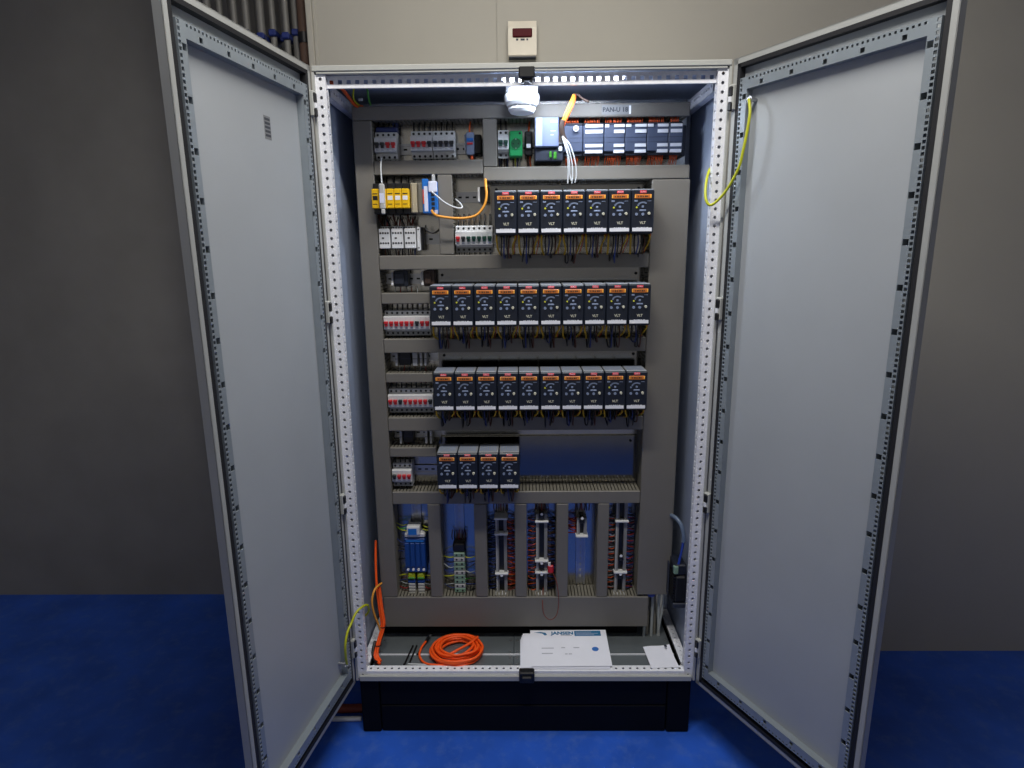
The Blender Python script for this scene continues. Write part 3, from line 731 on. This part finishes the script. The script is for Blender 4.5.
# ------------------------------------------------------------------ yellow relays, blue modules
for i in range(5):
    x = -.474+i*.0243
    t = thing('safety_relay', 'yellow safety relay module, %s of five' % nth(i, 5), 'relay', (x, .2715, 1.838), group='yellow safety relays')
    obj('body', MB().cbox(-.0118, .0118, -.095, 0, 0, .096, .002), 'black_plastic', t)
    obj('front', MB().cbox(-.0116, .0116, -.118, -.09, .016, .077, .002), 'relay_yellow', t)
    obj('label_plate', MB().box(-.008, .008, -.1188, -.117, .042, .055), 'label_white' if i else 'black_plastic', t)
    obj('front_print', MB().box(-.008, .008, -.1186, -.117, .060, .063).box(-.008, .006, -.1186, -.117, .028, .030), 'hole_dark', t)
    obj('wire', MB().tube([(.002,-.05,.094), (.003,-.055,.105), (0,-.03,.125)], .0028), 'wire_black', t)
    obj('wire', MB().tube([(-.005,-.05,.002), (-.004,-.06,-.012), (.004,-.04,-.035)], .0028), 'wire_black' if i % 2 else 'wire_brown', t)
for i, (x, wd, m, lb) in enumerate(((-.352, .0105, 'beige', 'pale beige narrow module right of the yellow relays'), (-.331, .0085, 'duct_comb', 'darker beige narrow module left of the blue module'))):
    t = thing('power_module', lb, 'module', (x, .2715, 1.840))
    obj('body', MB().cbox(-wd, wd, -.095, 0, 0, .094, .002), m, t)
    obj('front_ridge', MB().box(-wd+.003, -wd+.005, -.0965, -.094, .004, .09), 'plate_zinc', t)
t = thing('network_switch', 'narrow blue network module with white and orange front', 'module', (-.3135, .2715, 1.838))
obj('body', MB().cbox(-.0100, .0100, -.100, 0, 0, .108, .002), 'module_blue', t)
obj('front_plate', MB().box(-.004, .008, -.1012, -.099, .006, .085), 'sfp_white', t)
obj('orange_strip', MB().box(-.0085, -.005, -.1012, -.099, .03, .075), 'wire_orange', t)
t = thing('network_switch', 'wider blue network module with white top and black ports', 'module', (-.2885, .2715, 1.836))
obj('body', MB().cbox(-.0145, .0145, -.100, 0, 0, .102, .002), 'module_blue', t)
obj('white_top', MB().cbox(-.0142, .0142, -.104, -.097, .068, .102, .002), 'sfp_white', t)
for k in range(4): obj('port', MB().cbox(-.006, .005, -.1015, -.097, .012+k*.0145, .0225+k*.0145, .001), 'hole_dark', t)
obj('white_base', MB().box(.004, .014, -.1012, -.098, 0, .012), 'sfp_white', t)
obj('grey_plug', MB().cbox(-.004, .006, -.09, -.07, .10, .125, .002), 'clamp_grey', t)
tag(obj('white_cable', MB().tube([(-.292,.165,1.906), (-.275,.14,1.892), (-.249,.14,1.870), (-.222,.145,1.856), (-.200,.15,1.851), (-.193,.16,1.857), (-.205,.19,1.872), (-.22,.23,1.885)], .0026), 'cable_white'), 'thin white cable looping from the blue module across the duct', 'cable')
tag(obj('patch_cable', MB().tube([(-.294,.168,1.846), (-.283,.145,1.834), (-.262,.135,1.825), (-.20,.14,1.819), (-.150,.145,1.827), (-.122,.15,1.856), (-.113,.155,1.89), (-.115,.165,1.92), (-.118,.20,1.95)], .0042), 'cable_amber'), 'orange patch cable sagging from the blue module to the small terminal', 'cable')
t = thing('data_cable', 'pale data cable with grey plug in front of the yellow relays', 'cable', (-.451, .15, 1.84))
obj('cord', MB().tube([(-.004,.045,.175), (-.002,.02,.155), (.0,.005,.13), (.003,-.005,.092)], .0022), 'cable_white', t)
obj('plug', MB().cbox(-.007, .011, -.012, .002, .01, .09, .004).cbox(-.003, .009, -.012, .0, -.005, .012, .003), 'clamp_grey', t)
obj('plug_label', MB().box(-.005, .009, -.0128, -.0115, .03, .06), 'sfp_white', t)
t = thing('small_terminal', 'small black terminal with pale end clamp behind the orange cable', 'terminal', (-.130, .2715, 1.873))
obj('body', MB().cbox(-.008, .022, -.045, 0, 0, .052, .002), 'black_plastic', t)
obj('end_clamp', MB().cbox(-.016, -.0085, -.05, 0, .002, .05, .002), 'breaker_white', t)
# contactor blocks
for i, (a, b) in enumerate(((-.480,-.443), (-.438,-.399), (-.394,-.356))):
    t = thing('contactor_block', 'white contactor block with dotted terminals, %s of three' % nth(i, 3), 'contactor', ((a+b)/2, .2715, 1.722), group='white contactor blocks')
    h = (b-a)/2
    obj('body', MB().cbox(-h, h, -.070, 0, .004, .070, .002).cbox(-h+.002, h-.002, -.055, 0, .068, .078, .002), 'breaker_white', t)
    dots = MB()
    for k in range(4):
        x = -h+.006+k*(2*h-.012)/3
        for z in (.022, .055): dots.cyl((x,-.069,z), (x,-.0708,z), .0036, 6)
        dots.cyl((x,-.054,.073), (x,-.0558,.073), .0026, 6)
    obj('terminal_hole', dots, 'hole_dark', t, kind='stuff')
    obj('selector', MB().box(-.008, -.001, -.0712, -.069, .036, .041), 'hole_dark', t)
    plain_wires(t, [-.012,-.004,.004,.012], -.035, .078, .11, ['wire_brown','wire_black','wire_red'])
    plain_wires(t, [-.012,-.004,.004,.012], -.045, .004, -.030, ['wire_black','wire_brown','wire_black','wire_blue' if i == 2 else 'wire_black'])
t = thing('terminal_bar', 'narrow white terminal bar right of the contactor blocks', 'terminal', (-.347, .2715, 1.718))
obj('body', MB().cbox(-.0055, .0055, -.066, 0, 0, .078, .002), 'breaker_white', t); obj('rear_block', MB().cbox(.006, .014, -.05, 0, .002, .078, .002), 'black_plastic', t)
obj('terminal_hole', MB().cyl((0,-.065,.07), (0,-.067,.07), .0025, 6).cyl((0,-.065,.01), (0,-.067,.01), .0025, 6), 'hole_dark', t)
tag(obj('loose_cable', MB().tube([(-.322,.21,1.80), (-.318,.20,1.785), (-.30,.20,1.776), (-.283,.21,1.782), (-.270,.24,1.80)], .003), 'wire_black'), 'black cable curling beside the white contactor blocks', 'cable')
# dark relay modules and pale bars in the small left bays
def bay_relay(x0, x1, zc, m, label):
    c = (x0+x1)/2; h = (x1-x0)/2
    t = thing('relay_module', label, 'relay', (c, .2715, zc-.026))
    obj('body', MB().cbox(-h+.009, h, -.052, 0, 0, .054, .002).cbox(-h+.012, h-.012, -.058, -.05, .008, .046, .002), m, t)
    obj('end_clamp', MB().cbox(-h, -h+.008, -.054, 0, .004, .050, .002), 'clamp_grey', t)
    obj('end_mark', MB().cbox(-h+.0005, -h+.0075, -.0555, -.05, .004, .013, .001), 'label_white', t)
bay_relay(-.450, -.392, 1.624, 'io_dark', 'dark relay module with pale clamp above the upper short duct')
bay_relay(-.346, -.300, 1.624, 'tape_brown', 'brown relay module with pale clamp left of the second drive row')
def bar(x, wd, zc, label, grp):
    t = thing('terminal_bar', label, 'terminal', (x, .2715, zc-.026), group=grp)
    obj('body', MB().cbox(-wd, wd, -.052, 0, 0, .052, .0015), 'clamp_grey', t)
    obj('marker', MB().cbox(-wd+.0008, wd-.0008, -.0538, -.05, .002, .012, .001), 'breaker_white', t)
    obj('groove', MB().box(-wd, wd, -.0525, -.05, .025, .027), 'hole_dark', t)
for i, (x, wd) in enumerate(((-.446,.0045), (-.380,.0085), (-.359,.0045), (-.343,.0045))):
    bar(x, wd, 1.345, 'pale terminal bar, %s of four under the second duct' % nth(i, 4), 'terminal bars above the middle breakers')
for i, (x, wd) in enumerate(((-.445,.0045), (-.352,.0045), (-.335,.0045))):
    bar(x, wd, 1.057, 'pale terminal bar, %s of three under the third duct' % nth(i, 3), 'terminal bars above the lowest breakers')
for x0, x1, zc, lb in ((-.437,-.395,1.345,'dark terminal block between the pale bars under the second duct'), (-.436,-.400,1.057,'dark terminal block between the pale bars under the third duct')):
    t = thing('terminal_block', lb, 'terminal', ((x0+x1)/2, .2715, zc-.024)); h = (x1-x0)/2
    obj('body', MB().cbox(-h, h, -.046, 0, 0, .048, .002), 'black_plastic', t)
    obj('groove', MB().box(-h, h, -.0465, -.044, .022, .026), 'io_dark', t)
for zc, w_ in ((1.624, 5), (1.345, 7), (1.057, 5)):
    t = thing('wire_group', {1.624:'thin wires dropping into the upper short duct',1.345:'thin red and brown wires dropping into the middle short duct',1.057:'thin wires dropping into the lowest short duct'}[zc], 'wires', (-.39, .24, zc-.026))
    plain_wires(t, [-.05+k*.019 for k in range(w_)], 0, 0, -.045, ['wire_grey','wire_red','wire_black','wire_brown'], .0016)

# ------------------------------------------------------------------ lower terminal bays
for x, lb in ((-.410,'blue terminals'), (-.246,'green terminals'), (-.085,'third bay'), (.068,'red-tagged terminals'), (.220,'nearly empty bay'), (.368,'last bay')):
    din(.62-.185, .62+.185, 0, 'vertical rail in the lower bay of the '+lb, True)
for o in [o for o in C.objects if o.name.startswith('din_rail') and o.location.z < .01]:
    x = {'blue terminals':-.410,'green terminals':-.246,'third bay':-.085,'red-tagged terminals':.068,'nearly empty bay':.220,'last bay':.368}[o['label'].split('bay of the ')[1]]
    o.location = (x, .28, .62)
def side_wires(t, zs, x0, side, mats, r=.0022):
    for i, z in enumerate(zs):
        obj('wire', MB().tube([(x0, -.03, z), (x0+side*.018, -.036+random.uniform(-.004,.004), z+random.uniform(-.006,.006)), (x0+side*.042, -.02, z+random.uniform(-.012,.012))], r, 5, 3), mats[i % len(mats)], t)
t = thing('neutral_terminal', 'large blue distribution terminal with white label holder on top', 'terminal', (-.412, .2715, .515))
obj('body', MB().cbox(-.040, .040, -.050, 0, .0, .140, .003), 'term_blue', t)
for k in range(4):
    x = -.030+k*.020
    obj('cell', MB().cbox(x-.0085, x+.0085, -.056, -.048, .028, .124, .002), 'term_blue', t)
    obj('screw', MB().cyl((x,-.049,.014), (x,-.056,.014), .0050, 8), 'label_white', t)
obj('upper_bar', MB().box(-.032, .034, -.054, -.05, .128, .133), 'module_blue', t)
lh = obj('label_holder', MB().cbox(-.028, .022, -.058, -.01, .158, .192, .003).cbox(-.038, .040, -.05, -.01, .144, .162, .004), 'breaker_white', t)
obj('label_face', MB().box(-.022, .010, -.0592, -.057, .160, .184), 'module_blue', lh)
side_wires(t, [.165,.178,.19], -.03, -1, ['earth_yellow','earth_green']); side_wires(t, [.12,.10,.08,.05], -.035, -1, ['wire_blue','wire_black']); side_wires(t, [.17,.185], .03, 1, ['earth_yellow'])
for k in range(2):
    x = -.432+k*.036
    t = thing('earth_terminal', 'yellow-green terminal below the blue block, %s one' % ('left' if k == 0 else 'right'), 'terminal', (x, .2715, .484), group='yellow-green terminals')
    obj('body', MB().cbox(-.014, .014, -.048, 0, 0, .025, .003), 'yellow_green', t); obj('foot', MB().cbox(-.012, .012, -.05, -.04, .003, .010, .001), 'earth_green', t)
    side_wires(t, [.012], -.012 if k == 0 else .012, -1 if k == 0 else 1, ['earth_yellow'])
    t = thing('feed_terminal', 'stack of pale grey terminals under the %s yellow-green one' % ('left' if k == 0 else 'right'), 'terminal', (x, .2715, .418))
    obj('blue_cell', MB().cbox(-.014, .014, -.046, 0, .050, .063, .002), 'term_blue', t)
    for j in range(4): obj('grey_cell', MB().cbox(-.013, .013, -.046, 0, .001+j*.012, .0115+j*.012, .002), 'clamp_grey', t)
    side_wires(t, [.055,.04,.025,.01], -.012 if k == 0 else .012, -1 if k == 0 else 1, ['wire_blue','wire_grey','wire_red','wire_brown'])
t = thing('terminal_stack', 'stack of green-grey terminals in the second lower bay', 'terminal', (-.246, .2715, .430))
for j in range(9):
    c = obj('terminal', MB().cbox(-.021, .021, -.050, 0, j*.0185, j*.0185+.0170, .002), 'term_green' if j % 3 != 1 else 'clamp_grey', t)
    obj('terminal_screw', MB().cyl((-.010,-.049,j*.0185+.0085), (-.010,-.0508,j*.0185+.0085), .004, 8).cyl((.010,-.049,j*.0185+.0085), (.010,-.0508,j*.0185+.0085), .004, 8), 'hole_dark', c)
obj('end_block', MB().cbox(-.024, .024, -.046, 0, .168, .200, .004), 'black_plastic', t)
side_wires(t, [.008,.026,.045,.064,.082,.10,.12,.14], -.02, -1, ['wire_blue','wire_grey','wire_black','earth_yellow','wire_blue','wire_grey','wire_black','earth_yellow'])
side_wires(t, [.008,.026,.045,.064,.082,.10,.12,.14], .02, 1, ['wire_black','wire_blue','earth_green','wire_black','wire_grey','wire_black','wire_black','earth_yellow'])
def strip(x, z0, z1, clamps, label, blacks, wl, wr, hw=.0215):
    t = thing('terminal_strip', label, 'terminal strip', (x, .2715, z0)); h = z1-z0
    m = MB(); n = int(h/.0052)
    for k in range(n):
        m.box(-hw, -hw+.012, -.042, 0, k*.0052, k*.0052+.0044); m.box(hw-.012, hw, -.042, 0, k*.0052, k*.0052+.0044)
    obj('terminal_row', m, 'term_grey', t, kind='stuff')
    obj('centre_channel', MB().box(-hw+.012, hw-.012, -.028, 0, 0, h), 'black_plastic', t)
    obj('marker_strip', MB().box(-hw+.001, -hw+.006, -.0435, -.042, .004, h-.004), 'clamp_grey', t)
    for z in clamps: obj('end_clamp', MB().cbox(-hw-.004, hw+.004, -.054, 0, z-z0-.004, z-z0+.004, .002), 'breaker_white', t)
    for z in blacks: obj('plug_socket', MB().cbox(-.010, .010, -.052, -.028, z-z0-.013, z-z0+.006, .002), 'black_plastic', t); obj('socket_mark', MB().cyl((0,-.052,z-z0+.008), (0,-.0535,z-z0+.008), .0055, 8), 'label_white', t)
    for side, (a, b, ms) in ((-1, wl), (1, wr)):
        if b > a:
            mb = {}
            for k in range(int((b-a)/.006)):
                mm = ms[k % len(ms)]; z = a-z0+k*.006
                mb.setdefault(mm, MB()).tube([(side*hw*.9, -.022, z), (side*(hw+.010), -.030, z+random.uniform(-.004,.004)), (side*(hw+.030), -.018, z+random.uniform(-.012,.004))], .0023, 4, 2)
            for mm, q in mb.items(): obj('wire_loom', q, mm, t, kind='stuff')
    return t
strip(-.085, .418, .735, (.735,.672,.508,.420), 'long grey terminal strip with white clamps in the third lower bay', (.665,.495), (.43,.73,['wire_black','wire_blue','wire_black']), (.43,.73,['wire_red','wire_brown','wire_brown','wire_orange']))
strip(.068, .418, .752, (.722,.560,.512,.420), 'grey terminal strip with a red tag hanging beside it', (.745,.545,.498), (.43,.74,['wire_orange','wire_black','wire_brown','wire_blue']), (.43,.74,['wire_black','wire_blue','wire_black','wire_brown']))
strip(.219, .660, .738, (.662,), 'short grey terminal strip alone at the top of the fifth bay', (.728,), (.672,.735,['wire_red','wire_red','wire_orange']), (.70,.70,['wire_blue']), .019)
strip(.368, .418, .800, (.722,.512,.420), 'long grey terminal strip with white clamps in the last lower bay', (.575,.498), (.43,.75,['wire_black','wire_orange','wire_grey','wire_black']), (.43,.75,['wire_black','wire_blue','wire_red','wire_black']))
for x, lb in ((-.085,'third'), (.068,'fourth'), (.220,'fifth'), (-.246,'second')):
    t = thing('wire_group', 'brown wire tangle at the top of the %s lower bay' % lb, 'wires', (x, .25, .745 if lb != 'second' else .64))
    plain_wires(t, [-.025+k*.0085 for k in range(7)], -.005, .0 if lb == 'second' else .012, .03 if lb == 'second' else .055, ['wire_brown','wire_black','wire_brown','wire_red'], .0022)
t = thing('tag_wire', 'red tag and orange wire loop hanging by the fourth terminal strip', 'wire', (.10, .21, .53))
obj('tag_body', MB().cbox(-.010, .012, -.012, .0, -.008, .024, .004), 'toggle_red', t); obj('tag_tip', MB().cyl((-.004,-.006,.022), (-.004,-.006,.034), .005, 8), 'label_white', t)
obj('loop_wire', MB().tube([(.008,-.006,-.005), (.024,-.03,-.04), (.030,-.04,-.11), (.022,-.04,-.165), (-.002,-.04,-.185), (-.024,-.038,-.165), (-.03,-.034,-.13), (-.028,.0,-.10), (-.025,.035,-.09)], .0014), 'pipe_red', t)

# ------------------------------------------------------------------ detector, lamp, indicator
t = thing('smoke_detector', 'white round smoke detector under the cabinet roof', 'detector', (.003, .125, T))
obj('base', MB().lathe([(0,0), (.049,0), (.050,-.006), (.050,-.032), (.046,-.035), (.046,-.038)], n=36), 'detector_white', t)
obj('head', MB().lathe([(.046,-.038), (.053,-.039), (.0545,-.048), (.052,-.062), (.046,-.071), (.042,-.073)], n=36), 'detector_white', t)
obj('chamber', MB().lathe([(.038,-.072), (.038,-.080)], n=36), 'breaker_grey', t, label='dark smoke inlet gap')
fin = MB()
for k in range(18):
    a = 2*math.pi*(k+.5)/18; ca, sa = math.cos(a), math.sin(a)
    if k % 3 == 0: fin.add([((.035)*ca-.002*sa, .035*sa+.002*ca, -.072), ((.040)*ca-.002*sa, .040*sa+.002*ca, -.072), (.038*ca-.002*sa, .038*sa+.002*ca, -.078), (.035*ca-.002*sa, .035*sa+.002*ca, -.078),
                     ((.035)*ca+.002*sa, .035*sa-.002*ca, -.072), ((.040)*ca+.002*sa, .040*sa-.002*ca, -.072), (.038*ca+.002*sa, .038*sa-.002*ca, -.078), (.035*ca+.002*sa, .035*sa-.002*ca, -.078)],
                     [(0,1,2,3),(7,6,5,4),(0,4,5,1),(1,5,6,2),(2,6,7,3),(3,7,4,0)])
obj('fin', fin, 'detector_white', t, kind='stuff')
obj('cap', MB().lathe([(.036,-.077), (.0425,-.077), (.042,-.082), (.036,-.091), (.022,-.095), (0,-.096)], n=36), 'detector_white', t)
t = thing('cabinet_lamp', 'white led lamp glowing through the top rail holes', 'lamp', (.125, .045, T-.003))
obj('housing', MB().cbox(-.185, .185, -.016, .022, -.010, .002, .003), 'lamp_body', t)
obj('diffuser', MB().cbox(-.175, .175, -.014, .018, -.020, -.010, .004), 'lamp_lit', t, label='glowing white diffuser')
l = bpy.data.lights.new('cabinet_lamp_light', 'AREA'); l.shape = 'RECTANGLE'; l.size = .34; l.size_y = .03; l.energy = LED_W; l.color = (.80, .89, 1)
lo = bpy.data.objects.new('cabinet_lamp_light', l); C.objects.link(lo); lo.parent = t; lo.location = (0, .002, -.0225)
t = thing('fire_indicator', 'cream wall indicator with dark red window above the cabinet', 'indicator', (.0075, WY, 2.378))
pf = [(0,0), (-.030,0), (-.034,.004), (-.034,.062), (-.034,.092), (-.016,.117), (0,.117)]
obj('housing', MB().prism_x(pf, -.0495, .0495), 'ind_cream', t)
obj('red_window', MB().cbox(-.034, .034, -.040, -.030, .060, .088, .003), 'red_glass', t)
obj('base_strip', MB().box(-.047, .047, -.032, -.002, -.003, .0), 'plc_dark', t)
pr = MB()
for x0, x1 in ((-.022,-.014), (-.006,.008), (.014,.020)): pr.box(x0, x1, -.0346, -.0338, .050, .056)
obj('print', pr, 'print_dark', t)

# ------------------------------------------------------------------ right wall device and cables
t = thing('panel_heater', 'black finned device with terminals on the right cabinet wall', 'heater', (.588, .16, .45))
obj('body', MB().cbox(-.040, .0, -.045, .045, .0, .105, .006), 'black_plastic', t)
f = MB()
for k in range(9): f.box(-.046, -.038, -.043, .043, .006+k*.0112, .012+k*.0112)
obj('fin', f, 'black_plastic', t, kind='stuff')
obj('terminal_head', MB().cbox(-.042, .0, -.042, .042, .108, .150, .005), 'io_dark', t)
obj('lower_flange', MB().cbox(-.044, .004, -.046, .046, -.022, -.002, .003), 'plc_dark', t)
obj('rear_plate', MB().cbox(-.052, -.046, .01, .05, .0, .13, .003), 'plc_dark', t)
obj('terminal', MB().cbox(-.046, -.030, -.046, -.030, .115, .145, .002), 'term_green', t)
t = thing('clear_conduit', 'bluish clear hose arching above the black device', 'hose', (.57, .14, .60))
obj('hose', MB().tube([(-.028,.05,.16), (-.018,.02,.163), (-.004,0,.145), (.004,-.01,.11), (.004,-.012,.085)], .0075, 10), 'hose_clear', t)
obj('wire', MB().tube([(.003,-.012,.085), (.0,-.014,.06), (-.004,-.015,.035), (-.01,-.015,.0)], .0045, 8), 'tape_blue', t)
t = thing('grey_cable_bundle', 'grey cables with blue tape entering the floor at right', 'cables', (.49, .22, .246))
for k in range(5):
    x = -.022+k*.0125
    obj('cable', MB().tube([(x, .0+(k % 2)*.014, .20), (x+.001, .0+(k % 2)*.014, .10), (x+.004*(k-2)*.5, -.004+(k % 2)*.012, 0)], .0062, 8), 'wire_grey' if k % 2 == 0 else 'duct_comb', t)
obj('blue_tape', MB().cbox(-.030, .012, -.010, .022, .165, .192, .006), 'tape_blue', t)
obj('slanted_cable', MB().tube([(.050,.0,.20), (.042,-.004,.12), (.028,-.006,0)], .004, 8), 'wire_grey', t)

# ------------------------------------------------------------------ earth wires on the doors, side wires
def dpt(M, x, yn, z): return tuple(M @ Vector((x, yn, z)))
a = dpt(MR, .072, .010*yr, 2.118)
e = MB().tube([a, (.628, -.098, 2.081), (.624, -.099, 2.034), (.618, -.092, 1.978), (.611, -.082, 1.932), (.589, -.05, 1.875), (.559, -.03, 1.841), (.544, -.02, 1.856), (.547, 0, 1.90), (.566, .034, 1.948), (.596, .050, 1.968)], .0042, 8)
tag(obj('earth_wire', e, 'earth_yellow'), 'yellow-green earth wire looping from the right door to the post', 'wire')
a = dpt(ML, .072, .010*yl, .345)
e = MB().tube([a, (-.603, -.098, .385), (-.600, -.103, .43), (-.596, -.086, .465), (-.588, -.06, .485), (-.577, -.035, .508), (-.562, -.01, .515), (-.552, .025, .500), (-.556, .048, .462), (-.576, .058, .435), (-.596, .060, .428)], .0042, 8)
tag(obj('earth_wire', e, 'earth_yellow'), 'yellow-green earth wire from the left door to the lower post', 'wire')
t = thing('orange_cable_bundle', 'orange cables tied together running down to the cabinet floor at left', 'cables', (-.54, .12, .25))
for k, (dx, dy) in enumerate(((-.005,0), (.004,.005), (.003,-.005))):
    pts = [(-.014,.10,.40), (-.012,.07,.33), (-.006,.04,.235), (.004,.02,.16), (.012,.005,.10), (.0,-.02,.052), (-.006,-.05,.016), (.012,-.078,.005)]
    obj('orange_cable', MB().tube([(x+dx, y+dy, z+(.004 if k == 1 else 0)) for x, y, z in pts[(0 if k == 0 else 2):]], .0046, 8), 'cable_orange', t)
for z, x, y in ((.100,.012,.005), (.045,-.002,-.026)):
    obj('cable_tie', MB().lathe([(.0125,-.002), (.0125,.002), (.0115,.002), (.0115,-.002)], (x, y, z), 14), 'wire_black', t)
obj('black_cable', MB().tube([(-.02,.0,.04), (-.022,-.03,.02), (-.014,-.055,.007), (.004,-.080,.006)], .006, 8), 'wire_black', t)
tag(obj('earth_wire', MB().tube([(-.535,.17,.50), (-.548,.12,.505), (-.556,.10,.47), (-.552,.10,.42), (-.542,.11,.37), (-.536,.12,.33)], .004, 8), 'cable_amber'), 'yellow wire looping beside the orange cables at lower left', 'wire')
tag(obj('orange_cable', MB().tube([(-.575,.06,2.214), (-.556,.09,2.21), (-.542,.12,2.198), (-.530,.15,2.178), (-.525,.18,2.172), (-.515,.22,2.176)], .0055, 8), 'wire_orange'), 'orange cable crossing the upper left corner of the cabinet', 'cable')
t = thing('earth_lead', 'yellow and green leads in the upper left cabinet corner', 'wire', (-.50, .15, 2.17))
obj('yellow_lead', MB().tube([(-.012,-.02,.052), (-.018,-.02,.03), (-.020,-.01,.01), (-.016,.03,.003)], .0028), 'earth_yellow', t)
obj('green_lead', MB().tube([(.020,-.02,.050), (.026,-.02,.035), (.026,-.01,.012), (.022,.03,.003)], .0032), 'earth_green', t)
obj('lug', MB().cbox(-.006, .008, -.014, -.008, .006, .014, .001), 'steel', t)
t = thing('door_switch', 'small pale device with red mark on the left inner post', 'switch', (-.5945, .065, 1.20))
obj('body', MB().cbox(.0, .012, -.018, .018, .0, .055, .003), 'clamp_grey', t); obj('red_mark', MB().cbox(.002, .0135, -.012, .012, -.022, -.002, .002), 'red_badge', t)

# ------------------------------------------------------------------ things on the cabinet floor
FZ = .2462
rnd = random.Random(3)
pts = []
N = 9
for i in range(N*16+1):
    a = 2*math.pi*i/16; lay = i/16
    rr = .074+.016*math.sin(lay*2.1)+rnd.uniform(-.003,.003)
    pts.append((rr*math.cos(a)*1.06+.004*math.sin(lay*3), rr*math.sin(a)*.90+.004*math.cos(lay*2.3), 0.005+.0030*lay+.002*math.sin(a+lay)))
t = thing('cable_coil', 'coil of bright orange cable lying on the cabinet floor', 'cable', (-.252, .112, FZ))
obj('coiled_cable', MB().tube(pts, .0048, 8, 2), 'cable_orange', t)
obj('crossing_strand', MB().tube([(.075,.045,.036), (.045,.005,.035), (.005,-.03,.033), (-.02,-.045,.028)], .0048, 8), 'cable_orange', t)
obj('tail', MB().tube([(.0,-.082,.006), (-.06,-.078,.006), (-.108,-.068,.006), (-.136,-.03,.006), (-.138,.015,.008), (-.125,.05,.012)], .0042, 8), 'cable_orange', t)
obj('connector', MB().cyl((-.125,.05,.012), (-.117,.075,.014), .0055, 10), 'black_plastic', t)
obj('ferrule', MB().cyl((-.117,.075,.014), (-.112,.088,.015), .0035, 8), 'steel', t)
for i, (x, y, rz, ln, lb) in enumerate(((-.437,.045,.12,.105,'leftmost black hex key on the cabinet floor'), (-.420,.05,.10,.100,'second black hex key beside the leftmost'), (-.398,.10,.22,.105,'black hex key nearest the orange cable tail'))):
    tag(obj('hex_key', MB().tube([(-.004,-.004,0), (.0,0,0), (.0,.012,0), (0,ln*.6,0), (0,ln,0)], .0035, 6), 'wire_black', None, (x, y, FZ+.0036), (0, 0, -rz)), lb, 'tool')
tag(obj('grey_rod', MB().cyl((-.425,.045,FZ+.003), (-.30,.036,FZ+.003), .003, 8), 'cable_white'), 'thin pale rod lying in front of the orange coil', 'rod')
# documents
def sheet(name, w_, h_, z, m, th=.0006, curl=None, nx=1, ny=1):
    mb = MB(); vs = []
    for k in (0, 1):
        for j in range(ny+1):
            for i in range(nx+1):
                x, y = w_*i/nx, h_*j/ny; zz = (curl(x/w_, y/h_) if curl else 0)
                vs.append((x, y, z+zz+k*th))
    n = (nx+1)*(ny+1); fs = []
    for j in range(ny):
        for i in range(nx):
            a_ = j*(nx+1)+i; fs.append((a_, a_+nx+1, a_+nx+2, a_+1)); fs.append((n+a_, n+a_+1, n+a_+nx+2, n+a_+nx+1))
    for i in range(nx):
        fs.append((i, i+1, n+i+1, n+i)); a_ = ny*(nx+1)+i; fs.append((a_+1, a_, n+a_, n+a_+1))
    for j in range(ny):
        a_ = j*(nx+1); fs.append((a_+nx+1, a_, n+a_, n+a_+nx+1)); a_ = j*(nx+1)+nx; fs.append((a_, a_+nx+1, n+a_+nx+1, n+a_))
    mb.add(vs, fs); return mb
t = thing('document', 'loose white sheets under the printed company sheet', 'paper', (-.016, .008, FZ+.0095))
for k, (rx, hh) in enumerate(((.02,.165), (.06,.166), (.10,.167), (.14,.166))):
    obj('sheet', sheet('sheet', .322-.004*k, hh, 0, 'paper'), 'paper', t, (.004*k, .001*k, .0012*k), (rx, 0, .004*k))
t = thing('company_document', 'printed white company sheet with blue logo and blue text box', 'paper', (.024, .012, FZ+.0165), (.15, 0, .010))
PS = .176/.210
obj('sheet', sheet('sheet', .289, .210, 0, 'paper'), 'paper', t)
obj('company_name', text_mesh('company_name', 'JANSEN', .0245, 'print_blue', bold=.0011), None, t, (.122, .190, .0009))
lg = MB().add([(.014,.196,.0007),(.040,.199,.0007),(.058,.194,.0007),(.064,.180,.0007),(.054,.178,.0007),(.046,.190,.0007)], [(0,5,1),(5,2,1),(5,3,2),(5,4,3)])
obj('logo', lg, 'print_blue', t)
bx_ = obj('text_box', MB().box(.168, .268, .173, .204, .0006, .0008), 'print_blue', t)
m = MB()
for k in range(3): m.box(.173, .173+(.07,.085,.06)[k], .179+k*.008, .182+k*.008, .0008, .0009)
obj('box_lines', m, 'plc_light', bx_)
obj('blue_dot', MB().cyl((.238,.095,.0006), (.238,.095,.0009), .0125, 20), 'dot_blue', t)
for x0, x1, y in ((.113,.127,.102), (.158,.180,.102), (.125,.134,.066), (.138,.150,.066), (.115,.158,.176), (.040,.085,.10), (.040,.080,.07)):
    obj('print_line', MB().box(x0, x1, y, y+.004, .0006, .0008), 'print_grey', t)
for o in t.children: o.scale.y = PS; o.location.y *= PS
t = thing('loose_note', 'small white paper with a curled corner at the right of the floor', 'paper', (.452, .012, FZ+.0095), (0, 0, .06))
def curl(u, v): return .022*max(0, u+v-1.45)**1.3+.003*math.sin(u*5)*v
obj('sheet', sheet('sheet', .100, .120, 0, 'paper', .0006, curl, 10, 12), 'paper', t)
obj('punch_hole', MB().cyl((.080,.102,.0135), (.080,.102,.0142), .006, 10), 'plc_dark', t)
